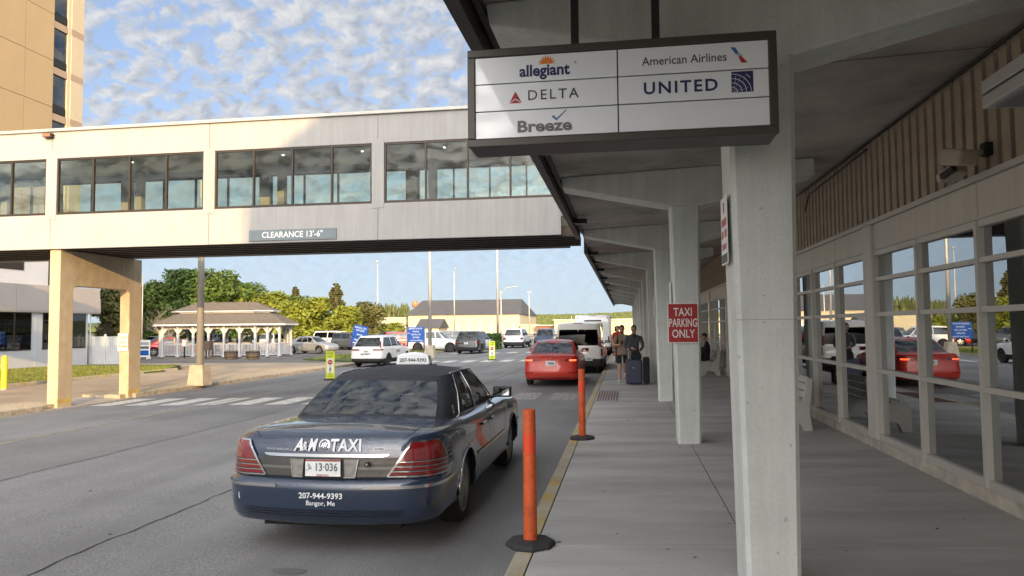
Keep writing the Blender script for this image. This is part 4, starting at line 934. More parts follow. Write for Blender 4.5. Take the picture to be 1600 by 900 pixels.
# white large suv
sp = suv_spec(5.2, 1.90, 1.15, 1.0, p_white, wr=.39, rear_rake=.34, roof_in=.18, lower_paint=p_clad, lower_z=.60)
P = G(801, 544, -.09)
ws, WB_ = car('large_suv', 'large white suv driving away near the low hedge', sp, (P.x, P.y, road_z(P.x)), -.05)
suv_lamps(ws, WB_, 1.02, .80); plate(ws, WB_.pt(0, .8, .01).x, .84, 'ME 7', .3, .13)
# oncoming dark pickup, far down the road
def simple_car(kind, label, spec, px, py, rz, z=None, group=None):
    z = -.12 if z is None else z; P = G(px, py, z); t, B = car(kind, label, spec, (P.x, P.y, z), rz, group); 
    return t, B
fr, FB = simple_car('dark_pickup', 'dark pickup facing the camera far down the road', suv_spec(5.3, 1.8, 1.1, .98, p_bluec, wr=.38), 857, 540, PI, -.1)
lotg = 'cars in the parking lot'
# white off-roader standing side-on behind the blue parking sign
simple_car('white_off_roader', 'white off roader side on behind the blue parking sign', suv_spec(4.7, 1.82, 1.12, .95, p_white, wr=.40, spokes=8, rim=m_rimdark), 640, 550, -PI / 2, -.14, lotg)
simple_car('dark_suv', 'dark suv half hidden behind the white off roader', suv_spec(4.8, 1.75, 1.1, .95, p_grey), 682, 545, -PI / 2 + .1, -.14, lotg)
simple_car('silver_sedan', 'silver sedan nose out beside the gazebo in the parking lot', sedan_spec(4.7, 1.45, .90, p_silver), 452, 552, -PI / 2 - .25, -.14, lotg)
simple_car('white_pickup', 'white pickup behind the silver sedan in the parking lot', suv_spec(5.4, 1.85, 1.12, .98, p_white, wr=.40), 492, 546, -PI / 2 - .1, -.14, lotg)
simple_car('grey_suv', 'grey suv at the right end of the parked row near the tilted sign', suv_spec(4.7, 1.7, 1.08, .94, p_grey), 526, 546, -PI / 2 - .5, -.14, lotg)
simple_car('dark_hatchback', 'dark hatchback in the row behind the gazebo railing', suv_spec(4.4, 1.6, 1.02, .9, p_bluec), 466, 543, -PI / 2, -.14, lotg)
simple_car('red_suv', 'red suv in the lot between the tilted sign and blue parking sign', suv_spec(4.6, 1.68, 1.06, .93, p_red), 598, 545, -PI / 2 + .3, -.14, lotg)
simple_car('black_suv', 'black suv parked right of the red suv in the lot', suv_spec(4.7, 1.72, 1.06, .93, p_blackc), 618, 543, PI, -.14, lotg)
simple_car('blue_sedan', 'dark blue car left of the gazebo beside the banner sign', sedan_spec(4.7, 1.5, .9, p_bluec), 225, 553, -PI / 2, -.14, lotg)
simple_car('red_hatchback', 'red car with low nose left of the gazebo railing', sedan_spec(4.4, 1.45, .9, p_red), 222, 556, -PI / 2 + .5, -.14, lotg)
cols = [p_silver, p_grey, p_grey, p_bluec, p_blackc, p_silver]
for k, px in enumerate((262, 292, 322, 352, 384, 415)):
    simple_car('parked_car', ['silver', 'grey', 'grey', 'dark blue', 'black', 'silver'][k] + ' car seen through the gazebo, ' + ['first', 'second', 'third', 'fourth', 'fifth', 'sixth'][k] + ' from the left', suv_spec(4.6, 1.66, 1.05, .92, cols[k]) if k % 2 else sedan_spec(4.6, 1.47, .9, cols[k]), px, 546, 0 if k % 3 else PI, -.14, lotg)
# ------------------------------------------------------------------ airline sign hanging from the canopy
sg_ = thing('airline_sign', 'hanging light box listing airlines in six white panels', 'sign', (-.015, 4.40, 3.31))
m_sframe = M('sign_frame_bronze', (.075, .068, .06), .45, metal=.4, var=.08)
m_spanel = M('sign_panel_white', (.88, .91, .93), .35, coat=1.0, var=.03, vs=1)
hw, hh, dp = .92, .305, .28
MB().box(-hw + .004, hw - .004, .02, dp, -hh + .004, hh - .004).build('box', m_sframe, sg_)
FR = .05
for nm, bx in (('frame_bar', (-hw, hw, -.012, .022, hh - FR, hh)), ('frame_bar', (-hw, hw, -.012, .022, -hh, -hh + FR)), ('frame_bar', (-hw, -hw + FR, -.012, .022, -hh + FR, hh - FR)), ('frame_bar', (hw - FR, hw, -.012, .022, -hh + FR, hh - FR))):
    MB().box(*bx).build(nm, m_sframe, sg_, bevel=.006)
iw, ih = hw - FR, hh - FR; ph = 2 * ih / 3; GAP = .004; cells = {}
for c in range(2):
    for r in range(3):
        x0 = -iw + c * iw + (GAP if c else 0); x1 = x0 + iw - GAP; z1 = ih - r * ph - GAP; z0 = ih - (r + 1) * ph + GAP
        cells[c, r] = (MB().box(x0, x1, -.002, .018, z0, z1).build('sign_panel', m_spanel, sg_), (x0 + x1) / 2, (z0 + z1) / 2)
MB().box(-iw, iw, .0185, .0195, -ih, ih).build('panel_backing', m_black, sg_)
for x in (-.26, .235):
    MB().box(x - .024, x + .024, .10, .15, hh, soff_z(0) - 3.31).build('hanger', m_dark, sg_)
navy = M('ink_navy', (.018, .022, .11), .5); ink_grey = M('ink_grey', (.16, .155, .15), .5); ink_dark = M('ink_dark', (.045, .045, .055), .5); ink_red = M('ink_red', (.42, .03, .03), .5); ink_orange = M('ink_orange', (.75, .22, .03), .5); ink_blue = M('ink_blue', (.03, .16, .36), .5); ink_violet = M('ink_violet', (.12, .14, .30), .5)
YF = -.0035
def flat(par, pts, m, name, y=YF):
    b = MB(); n = len(pts); b.add([(p[0], y, p[1]) for p in pts], [tuple(range(n))]); return b.build(name, m, par)
# allegiant with sunburst
pn, cx_, cz = cells[0, 0]
text('allegiant', .098, navy, pn, (cx_ - .005, YF, cz - .018), bold=.03, sx=.96)
sunp = []
for k in range(19):
    a = PI * k / 18; r = .058 if k % 2 == 0 else .036; sunp.append((cx_ + .010 + r * math.cos(a), cz + .022 + r * math.sin(a)))
flat(pn, sunp, ink_orange, 'sunburst', YF + .0005)
text('®', .018, navy, pn, (cx_ + .185, YF, cz + .02))
# delta
pn, cx_, cz = cells[0, 1]
flat(pn, [(cx_ - .222, cz - .038), (cx_ - .185, cz + .032), (cx_ - .185, cz - .012)], ink_red, 'triangle_mark'); flat(pn, [(cx_ - .185, cz + .032), (cx_ - .146, cz - .038), (cx_ - .185, cz - .012)], M('ink_dark_red', (.25, .02, .025), .5), 'triangle_mark'); flat(pn, [(cx_ - .222, cz - .041), (cx_ - .185, cz - .018), (cx_ - .146, cz - .041)], ink_red, 'triangle_mark')
text('DELTA', .088, ink_dark, pn, (cx_ + .045, YF, cz), bold=.004, sx=1.0, space=1.28)
# breeze with tick
pn, cx_, cz = cells[0, 2]
text('Breeze', .098, ink_grey, pn, (cx_ - .01, YF, cz - .022), bold=.030, sx=1.22)
flat(pn, [(cx_ + .035, cz + .036), (cx_ + .05, cz + .042), (cx_ + .066, cz + .022), (cx_ + .066, cz + .008)], ink_blue, 'tick_mark', YF - .0004); flat(pn, [(cx_ + .066, cz + .008), (cx_ + .066, cz + .022), (cx_ + .125, cz + .075), (cx_ + .128, cz + .070)], ink_violet, 'tick_mark', YF - .0004)
# american
pn, cx_, cz = cells[1, 0]
text('American Airlines', .073, ink_dark, pn, (cx_ - .045, YF, cz - .005), bold=.004, sx=.93)
flat(pn, [(cx_ + .222, cz + .050), (cx_ + .248, cz + .050), (cx_ + .275, cz + .006), (cx_ + .258, cz + .0)], ink_blue, 'wing_mark'); flat(pn, [(cx_ + .262, cz + .004), (cx_ + .278, cz + .002), (cx_ + .318, cz - .045), (cx_ + .282, cz - .045)], ink_red, 'wing_mark'); flat(pn, [(cx_ + .245, cz + .012), (cx_ + .275, cz + .014), (cx_ + .292, cz - .004), (cx_ + .266, cz - .006)], M('ink_silver', (.45, .5, .55), .4), 'wing_mark', YF - .0004)
# united with globe square
pn, cx_, cz = cells[1, 1]
text('UNITED', .100, navy, pn, (cx_ - .07, YF, cz), bold=.022, sx=1.05, space=1.22)
gx, gz_, gs_ = cx_ + .285, cz + .012, .062
flat(pn, [(gx - gs_, gz_ - gs_), (gx + gs_, gz_ - gs_), (gx + gs_, gz_ + gs_), (gx - gs_, gz_ + gs_)], navy, 'globe_square')
m_wline = M('ink_white', (.75, .76, .78), .5)
for r in (.30, .55, .80, 1.05, 1.28):
    p = [(gx - gs_ + r * .105 * math.cos(a) * 1.0, gz_ - gs_ + r * .105 * math.sin(a) * .98) for a in [PI / 2 * k / 12 for k in range(13)]]; p = [q for q in p if q[0] < gx + gs_ * .86 and q[1] < gz_ + gs_ * .8]
    b = MB(); b.grid([[(q[0], YF - .0005, q[1]) for q in p], [(q[0] + .0028, YF - .0005, q[1] + .0028) for q in p]]); b.build('globe_line', m_wline, pn)
for k in range(1, 6):
    a = PI / 2 * k / 6; b = MB(); p = [(gx - gs_ + r * math.cos(a + r * 2.2 - .2), gz_ - gs_ + r * math.sin(a + r * 2.2 - .2)) for r in (.01, .04, .07, .1, .125)]; p = [q for q in p if gx - gs_ < q[0] < gx + gs_ * .86 and gz_ - gs_ < q[1] < gz_ + gs_ * .8]
    if len(p) > 1: b.grid([[(q[0], YF - .0006, q[1]) for q in p], [(q[0] + .002, YF - .0006, q[1] + .002) for q in p]]); b.build('globe_line', m_wline, pn)
# ------------------------------------------------------------------ signs on the columns
m_rsg = M('sign_red', (.40, .012, .018), .4, var=.06)
tp = thing('taxi_parking_sign', 'red taxi parking only sign on the second column', 'sign', (.845, 10.99, 1.935))
MB().box(-.222, .222, 0, .004, -.292, .292).build('sign_border', m_white, tp, bevel=.03)
MB().box(-.208, .208, -.002, .001, -.278, .278).build('sign_face', m_rsg, tp, bevel=.0005)
for i, (s_, w_) in enumerate((('TAXI', .9), ('PARKING', .72), ('ONLY', .9))): text(s_, .168, m_white, tp, (0, -.0035, .155 - .158 * i), bold=.012, sx=w_ * .80)
for z in (.26, -.235): b = MB(); b.tube([(0, -.008, z), (0, .0, z)], .009, 8); b.build('bolt', m_dark, tp)
ns = thing('no_parking_sign', 'narrow white and red parking notice seen edge on, on the nearest column', 'sign', (.685, 5.14, 2.54))
MB().box(-.004, 0, -.15, .15, -.23, .23).build('sign_board', m_white, ns, bevel=.002)
for z0, z1, y0, y1 in ((.12, .19, -.03, .03), (.03, .08, -.11, .11), (-.05, .0, -.12, -.02), (-.05, .0, .03, .12), (-.13, -.09, -.10, .10)): MB().box(-.0052, -.004, y0, y1, z0, z1).build('red_print', m_rsg, ns)
MB().box(-.0052, -.004, -.13, .13, -.22, -.16).build('arrow_panel', m_letter_k, ns)
for k in range(1, 4): 
    o = tag(MB().box(.685 - .004, .686, 5.05 + 6.1 * k, 5.3 + 6.1 * k, 2.1, 2.55).build('column_notice', m_white), 'white notice on the street side of the ' + names[k] + ' column from the camera', 'sign', 'notices on the columns')
# downpipe by the third column
dpn = thing('downpipe', 'dark downpipe running down beside the third canopy column', 'pipe', (1.16, 17.02, 0))
b = MB(); b.tube([(0, 0, .2), (0, 0, 4.15)], .05, 10); b.build('pipe', M('downpipe_grey', (.10, .10, .095), .5, metal=.3), dpn, smooth=True)
MB().cbox((0, -.01, .55), (.14, .14, .16)).build('coupling', m_dark, dpn, bevel=.02)
# ------------------------------------------------------------------ orange delineator posts
m_or = M('delineator_orange', (.62, .105, .025), .5, var=.3, vs=5, speck=.12, ss=40); m_or2 = M('delineator_band', (.75, .075, .02), .35, coat=.3); m_rub = M('rubber_base', (.030, .030, .032), .8, bump=.3, bs=40)
for i, (px, py, lab) in enumerate(((829, 852, 'orange delineator post nearest the camera beside the taxi'), (910, 686, 'orange delineator post farther along the kerb'))):
    P = G(px, py, .135); d = thing('delineator_post', lab, 'bollard', (P.x, P.y, walk_z(-.75)), .2 + i, 'orange delineator posts at the kerb')
    b = MB(); b.lathe([(.001, 0), (.205, 0), (.205, .028), (.185, .045), (.07, .055), (.062, .055)], 8, (0, 0, 0)); b.build('base', m_rub, d, bevel=.006)
    b = MB(); b.lathe([(.056, .05), (.055, .3), (.052, .74)], 22); b.lathe([(.052, .905), (.051, 1.09), (.046, 1.092), (.045, .8)], 22); b.build('post', m_or, d, smooth=True, angle=60)
    b = MB(); b.lathe([(.0525, .74), (.0525, .905)], 22); b.build('reflective_band', m_or2, d, smooth=True)
# traffic cone, barrel far along the kerb
P = G(963, 556, .13); cn = thing('traffic_cone', 'orange traffic cone on the pavement behind the walking pair', 'cone', (P.x, P.y, .14))
b = MB(); b.lathe([(.16, .03), (.05, .62), (.03, .70), (.001, .70)], 16); b.build('cone', m_or, cn, smooth=True, angle=50); MB().box(-.2, .2, -.2, .2, 0, .035).build('base', m_rub, cn, bevel=.01)
P = G(957, 545, .13); bl = thing('traffic_barrel', 'orange traffic barrel by the kerb beyond the cone', 'barrel', (P.x, P.y, .14))
b = MB(); b.lathe([(.30, 0), (.29, .1), (.27, .12), (.27, .4), (.25, .42), (.25, .75), (.22, .78), (.22, 1.0), (.001, 1.02)], 18); b.build('drum', m_or, bl, smooth=True, angle=35); b = MB(); b.lathe([(.36, 0), (.36, .06), (.30, .08)], 12); b.build('base', m_rub, bl)
# ------------------------------------------------------------------ benches by the glass
m_benchc = M('bench_concrete', (.50, .49, .45), .85, var=.12, vs=4); m_slat = M('bench_slat', (.55, .54, .50), .7, var=.1)
def bench(label, x, y, L=1.5):
    t = thing('bench', label, 'bench', (x, y, walk_z(x)), 0, 'benches along the terminal windows')
    prof = [(-.30, 0), (-.16, 0), (-.10, .14), (.02, .17), (.14, .12), (.20, 0), (.34, 0), (.30, .3), (.36, .82), (.28, .84), (.20, .45), (-.26, .42), (-.30, .36)]
    for yy in (0, L): MB().prism(prof, 'y', yy, yy + .10).build('end_frame', m_benchc, t, bevel=.012)
    for k in range(4): MB().box(-.26 + k * .12, -.16 + k * .12, .1, L, .43, .465).build('seat_slat', m_slat, t, bevel=.006)
    for k in range(3): MB().cbox((.265 + k * .022, L / 2 + .05, .55 + k * .12), (.03, L - .1, .10), 0, 0).build('back_slat', m_slat, t, bevel=.006)
    return t
bench('pale bench by the glass just behind the nearest column', 2.53, 12.1)
bn2 = bench('pale bench with a seated person farther along the glass', 2.75, 25.0, 1.6)
bench('pale bench beyond the seated person along the glass', 2.75, 33.0)
# blue slatted bin standing inside the glass
bi = thing('waste_bin', 'blue slatted waste bin standing just inside the terminal glass', 'bin', (3.95, 9.9, walk_z(3.2)))
m_binb = M('bin_blue', (.03, .14, .22), .5)
MB().box(-.22, .22, -.22, .22, .02, .9).build('body', M('bin_dark', (.01, .04, .06), .6), bi, bevel=.02)
for k in range(9): MB().box(-.235, .235, -.235, .235, .08 + k * .09, .145 + k * .09).build('slat', m_binb, bi, bevel=.005)
MB().box(-.25, .25, -.25, .25, .9, 1.0).build('lid', m_binb, bi, bevel=.03)
# ------------------------------------------------------------------ stop-for-pedestrians panels on the road
m_lime = M('lime_yellow', (.62, .72, .02), .5, var=.05); 
def ped_sign(label, px, py, z):
    P = G(px, py, z); t = thing('crosswalk_sign', label, 'sign', (P.x, P.y, road_z(P.x)), .12, 'lime crosswalk panels standing in the road')
    b = MB(); b.lathe([(.001, 0), (.26, 0), (.26, .04), (.05, .07)], 8); b.build('base', m_rub, t)
    MB().box(-.18, .18, -.015, .015, .06, 1.13).build('panel', m_lime, t, bevel=.012)
    MB().box(-.13, .13, -.018, -.0155, .28, .84).build('white_field', m_white, t)
    for i, s_ in enumerate(('STATE', 'LAW')): text(s_, .105, m_letter_k, t, (0, -.0165, 1.04 - .11 * i), bold=.01, sx=.85)
    flat(t, [(.105 * math.cos(PI / 8 + PI / 4 * k), .70 + .105 * math.sin(PI / 8 + PI / 4 * k)) for k in range(8)], m_rsg, 'stop_octagon', -.0195); text('STOP', .066, m_white, t, (0, -.0205, .70), bold=.012, sx=.85); text('FOR', .05, m_letter_k, t, (0, -.0195, .555))
    b = MB(); b.sphere((0, -.019, .50), (.022, .002, .022), 8, 6); b.build('walker_head', m_letter_k, t)
    for p in ([(-.02, .47), (.025, .47), (.02, .38), (-.02, .38)], [(-.02, .39), (.0, .39), (-.03, .29), (-.05, .29)], [(.0, .39), (.02, .39), (.05, .29), (.03, .29)], [(.02, .46), (.055, .41), (.045, .40), (.015, .43)], [(-.02, .46), (-.055, .41), (-.045, .40), (-.015, .43)]): flat(t, p, m_letter_k, 'walker_figure', -.0195)
    for i, s_ in enumerate(('WITHIN', 'CROSSWALK')): text(s_, .055, m_letter_k, t, (0, -.0165, .22 - .07 * i), bold=.01, sx=.8)
ped_sign('lime state law stop panel in the road half hidden by the taxi roof', 516, 594, -.12)
ped_sign('lime stop for pedestrians panel standing in the road farther away', 769, 563, -.07)
# ------------------------------------------------------------------ blue guide signs
m_blue = M('sign_blue', (.012, .10, .42), .45, var=.05)
P = G(549, 568, -.05)
t = thing('rental_return_sign', 'tilted blue rental car returns sign behind the white security crossover', 'sign', (P.x, P.y, -.1), .05)
hd = link('sign_head', None, t); hd.location = (.45, 0, 1.55); hd.rotation_euler = (0, math.radians(12), 0)
MB().box(-.42, .42, -.02, 0, -.05, .62).build('sign_board', m_blue, hd, bevel=.01); MB().box(-.42, .42, -.02, 0, -.62, -.09).build('sign_board', m_blue, hd, bevel=.01)
for i, s_ in enumerate(('RENTAL CAR', 'RETURNS')): text(s_, .14, m_white, hd, (0, -.024, .48 - .15 * i), bold=.01, sx=.82)
def arrow(par, x, z, s_, d=-1, y=-.024):
    flat(par, [(x + d * s_, z), (x + d * s_ * .45, z + s_ * .35), (x + d * s_ * .45, z + s_ * .12), (x - d * s_, z + s_ * .12), (x - d * s_, z - s_ * .12), (x + d * s_ * .45, z - s_ * .12), (x + d * s_ * .45, z - s_ * .35)], m_white, 'arrow', y)
arrow(hd, 0, .10, .17); arrow(hd, -.1, -.2, .15); MB().box(-.3, .25, -.023, -.02, -.41, -.36).build('white_print', m_white, hd)
for x in (.12, .78): b = MB(); b.tube([(x, .02, 0), (x + .05, .02, 1.3)], .03, 6); b.build('post', m_galv, t)
P0, P1 = G(637, 557, -.12), G(662, 557, -.12); w_ = (P1 - P0).length
t = thing('airport_parking_sign', 'blue airport parking and rental return sign on two dark posts', 'sign', ((P0.x + P1.x) / 2, P0.y, -.15))
zt_, zb_ = atY(650, 511, P0.y).z + .15, atY(650, 535, P0.y).z + .15
MB().box(-w_ / 2 - .04, w_ / 2 + .04, -.05, -.02, zb_, zt_).build('sign_board', m_blue, t, bevel=.01)
H_ = zt_ - zb_
for i, s_ in enumerate(('AIRPORT & HOTEL', 'PARKING', 'RENTAL CAR', 'RETURNS', 'Long Term Parking')): text(s_, H_ * .135, m_white, t, (.03 if i else 0, -.054, zt_ - H_ * (.11 + .19 * i)), bold=.015, sx=.80)
arrow(t, -w_ / 2 + .1, zt_ - H_ * .40, .10, -1, -.054); arrow(t, w_ / 2 - .12, zt_ - H_ * .88, .06, 1, -.054)
for x in (-w_ / 2, w_ / 2): MB().box(x - .035, x + .035, -.02, .05, 0, zt_ - .02).build('post', m_dark, t)
# ------------------------------------------------------------------ light poles
def light_pole(label, px, py, z, h, r=.09, base=None, arm=None, head=None, Y=None, px2=None):
    P = G(px, py, z) if Y is None else Vector((atY(px, 500, Y).x, Y, z)); t = thing('light_pole', label, 'light pole', (P.x, P.y, z - .02), 0, 'light poles')
    if base: b = MB(); s0, s1, hb_ = base; b.lathe([(s0 * 1.414, 0), (s0 * 1.40, .1), (s1 * 1.414, hb_), (.001, hb_)], 4); o = b.build('concrete_base', M('pole_base_concrete', (.42, .37, .29), .9, var=.2, vs=4, bump=.4), t); o.rotation_euler = (0, 0, PI / 4)
    b = MB(); b.tube([(0, 0, base[2] if base else 0), (0, 0, h)], r, 12, r * .7); b.build('shaft', m_galv, t, smooth=True)
    if arm:
        b = MB(); b.tube([(0, 0, h - .3), (arm * .5, 0, h + .25), (arm, 0, h + .35)], .04, 6); b.build('arm', m_galv, t); MB().cbox((arm + .2, 0, h + .35), (.5, .22, .1)).build('lamp_head', m_galv, t, bevel=.03)
    if head:
        for k in range(head): a = 2 * PI * k / head; MB().cbox((.3 * math.cos(a) * (head > 1), .3 * math.sin(a) * (head > 1), h), (.36, .30, .14), a).build('lamp_head', m_galv, t, bevel=.03)
    return t
lp = light_pole('tall grey light pole on a concrete base on the gravel strip', 312, 601, -.04, 8.2, .13, (.30, .24, .72))
b = MB(); b.tube([(.02, 0, 3.55), (.42, -.1, 4.0)], .02, 6); b.build('flag_holder', m_galv, lp)
for z in (3.5, 5.2): b = MB(); b.lathe([(.135, z), (.135, z + .05)], 12); b.build('collar', m_galv, lp)
light_pole('tall light pole on a concrete base beside the blue parking sign', 672, 559, -.1, 11.5, .13, (.36, .26, .85))
light_pole('tall light pole by the hedge near the white suv', 778, 543, -.1, 14, .13, (.3, .25, .6))
light_pole('street lamp with a curved arm near the hangar wall', 783, 535, -.1, atY(800, 447, 75).z - .3, .08, None, 1.3, None, 75)
light_pole('slender pole with a single head above the trees', 590, 530, -.1, atY(590, 407, 95).z, .10, None, None, 1, 95)
light_pole('far high mast light above the hangar roof', 710, 520, -.1, atY(710, 419, 185).z, .16, None, None, 6, 185)
light_pole('far pole with twin lamps right of the hangar', 827, 520, -.1, atY(827, 455, 160).z, .12, None, None, 2, 160)
light_pole('thin pole beside the far bridge leg', 222, 560, -.1, atY(222, 425, 55).z, .06, None, None, None, 55)
light_pole('thin pole rising behind the shuttle bus roof', 893, 525, -.1, atY(893, 492, 120).z, .08, None, None, None, 120)
# yellow bollard at the left edge
P = G(6, 608, -.1); t = thing('yellow_bollard', 'yellow bollard at the left edge in front of the lawn', 'bollard', (P.x, P.y, -.12))
b = MB(); b.lathe([(.10, 0), (.10, 1.08), (.085, 1.15), (.05, 1.19), (.001, 1.2)], 16); b.build('post', M('bollard_yellow', (.75, .60, .03), .45, var=.06), t, smooth=True, angle=50); b = MB(); b.lathe([(.13, 0), (.13, .03), (.1, .035)], 16); b.build('foot', m_galv, t)
# ------------------------------------------------------------------ hotel tower and low building on the left
m_tan = M('hotel_stucco_tan', (.37, .275, .155), .85, var=.06, vs=.4, bump=.2, bs=30)
m_cream = M('hotel_stucco_cream', (.48, .41, .29), .85, var=.05); m_band = M('hotel_band_brown', (.33, .25, .18), .85, var=.05); m_curtain = M('curtain', (.30, .27, .22), .9, var=.4, vs=3, sx=(12, 12, .3))
HX = -36.0
hy0, hy1, hy2, hy3 = 20.0, 41.55, 42.75, 44.1
ht = thing('hotel_tower', 'tan stucco hotel tower with stacked dark windows behind the bridge', 'building', (HX, 0, 0))
zj = atX(0, 57, HX).z; FH = 2.86 * 36 / 33 * .97
zj = atX(83, 95, HX).z
for k in range(-7, 4):
    z0 = zj + FH * k; 
    for ya, yb in ((hy0, 39.26), (39.29, hy1 - .02)): MB().box(-14, 0, ya, yb, max(z0 + .03, -.2), z0 + FH).build('wall_panel', m_tan, ht)
MB().box(-13.9, -.3, hy0 + .1, hy3 - .1, -.2, zj + FH * 4).build('wall_core', m_band, ht)
zs_ = atX(85, 104, HX).z; zh_ = atX(85, 42, HX).z
for k in range(-6, 4):
    z0 = zs_ + FH * k + .02 * 0; hgt = zh_ - zs_
    w = link('window', None, ht)
    MB().box(-.25, -.12, hy1, hy2, z0, z0 + hgt).build('frame', m_bronze, w); MB().box(-.12, -.10, hy1 + .07, hy2 - .07, z0 + .62, z0 + hgt - .08).build('pane', glass('hotel_glass', (.35, .36, .36), .1), w)
    MB().box(-.119, -.112, hy1 + .55, hy2 - .08, z0 + .62, z0 + hgt - .1).build('curtain', m_curtain, w); MB().box(-.12, -.06, hy1 + .04, hy2 - .04, z0 + .08, z0 + .55).build('vent_grille', m_dark, w)
    MB().box(-.2, -.02, hy1, hy2, z0 + hgt, z0 + FH).build('spandrel', m_band, ht)
    MB().box(-.3, .0, hy2 + .002, hy2 + .25, z0, z0 + FH - .002).build('pilaster', m_cream, ht); MB().box(-14, .05, hy2 + .252, hy3, z0, z0 + hgt - .002).build('wall_panel', m_cream, ht); MB().box(-14, .045, hy2 + .252, hy3, z0 + hgt, z0 + FH - .002).build('band', m_band, ht)
# low white building with grey mansard band
LX = -31.5
m_lowall = M('white_siding', (.47, .49, .52), .7, var=.05, vs=1); m_mans = M('mansard_grey', (.36, .33, .31), .7, var=.06, vs=1)
e1 = atX(154, 500, LX).y
lb = thing('low_white_building', 'low white building with a grey fascia band and dark windows', 'building', (LX, 0, -.1))
zf_, zm_ = atX(154, 490, LX).z + .1, atX(154, 452, LX).z + .1
MB().box(-10, 0, 8, e1 - .9, .0, zf_).build('wall', m_lowall, lb); MB().box(-10, -.02, 8, e1 - .92, -.3, .0).build('plinth', m_dark, lb)
yy = 8.0
while yy < e1:
    y2 = min(yy + 2.9, e1); MB().prism([(-3, zf_ - .02), (.14, zf_ - .02), (.16, zf_ + .1), (.06, zm_), (-3, zm_)], 'y', yy, y2 - .02).build('fascia_panel', m_mans, lb); yy = y2
MB().box(-10, -.5, 8, e1 - .9, zm_ - .3, zm_ - .1).build('roof', m_mans, lb)
for ya, yb in ((atX(10, 530, LX).y - 1.8, atX(48, 530, LX).y), (atX(66, 530, LX).y, atX(133, 530, LX).y), (24.0, 28.5)):
    zb, zt_ = 1.02, zf_ - .02; w = link('window', None, lb)
    MB().box(.0, .03, ya, yb, zb, zt_).build('frame', m_bronze, w); n = max(1, round((yb - ya) / 1.3))
    for k in range(n): MB().box(.03, .036, ya + (yb - ya) * k / n + .06, ya + (yb - ya) * (k + 1) / n - .06, zb + .06, zt_ - .05).build('pane', glass('low_glass', (.05, .055, .06), .06), w)
for yj in (atX(55, 530, LX).y, atX(140, 530, LX).y, 30): MB().box(0, .012, yj, yj + .08, 0, zf_).build('wall_batten', m_lowall, lb)
ub = thing('upper_white_block', 'white upper storey set back above the low building', 'building', (LX - 3, 0, 4.0))
zt_ = atX(0, 408, LX - 3).z - 4 + .6; MB().box(-8, 0, 8, atX(75, 430, LX - 3).y, -.4, zt_).build('wall', m_lowall, ub)
zw = atX(20, 418, LX - 3).z - 4
for k in range(5): ya = 24 + k * 2.9; MB().box(0, .04, ya, ya + 2.3, zw - .1, zw + 1.2).build('window', m_bronze, ub)
# white vinyl fence
fx0 = LX + .0; fy = e1 - .2
fn = thing('white_fence', 'white vinyl panel fence between the low building and the gazebo', 'fence', (LX - .2, e1 - .5, -.1))
for k in range(4):
    x = .0 + k * 1.0
    MB().box(x, x + .12, -.06, .06, 0, 1.75).build('post', m_lowall, fn, bevel=.01); b = MB(); b.lathe([(.10, 1.75), (.001, 1.84)], 4, (x + .06, 0, 0)); b.build('post_cap', m_lowall, fn)
    if k < 3:
        for q in range(6): MB().box(x + .125 + q * .145, x + .125 + q * .145 + .141, -.02, .02, .12, 1.55).build('board', m_lowall, fn, bevel=.004)
        MB().box(x + .12, x + 1.0, -.035, .035, 1.55, 1.67).build('rail', m_lowall, fn); MB().box(x + .12, x + 1.0, -.035, .035, .02, .12).build('rail', m_lowall, fn)
# ------------------------------------------------------------------ gazebo
m_gw = M('gazebo_white', (.52, .53, .55), .6, var=.04); m_sh = M('gazebo_shingle', (.13, .115, .10), .9, var=.3, vs=6, speck=.2, ss=30)
gp = G(254, 560, -.12); gq = G(393, 560, -.12)
gz = thing('gazebo', 'white gazebo with a two tier shingle roof and railings', 'gazebo', ((gp.x + gq.x) / 2, gp.y, -.12))
hL = (gq.x - gp.x) / 2; Dp = 4.6; ex = 1.15        # front half length, depth, end splay
ring = [(-hL, 0), (hL, 0), (hL + ex, Dp * .3), (hL + ex, Dp * .7), (hL, Dp), (-hL, Dp), (-hL - ex, Dp * .7), (-hL - ex, Dp * .3)]
posts = []
for i in range(8):
    a, c = Vector(ring[i]), Vector(ring[(i + 1) % 8]); n = 6 if i in (0, 4) else 1 if i in (2, 6) else 2
    for k in range(n): posts.append((a.lerp(c, k / n), a.lerp(c, (k + 1) / n)))
zE = 2.42
struct(sheet([(gz.location.x + x * 1.25, gz.location.y + (y - 3) * 1.3 + 3) for x, y in ring], -.5, -.125).build('gazebo_pad', M('pad_gravel', (.17, .16, .155), .95, speck=.4, ss=30, var=.2)))
MB().prism([(x, y) for x, y in ring], 'z', .0, .10).build('floor', M('gazebo_floor', (.20, .19, .18), .9), gz)
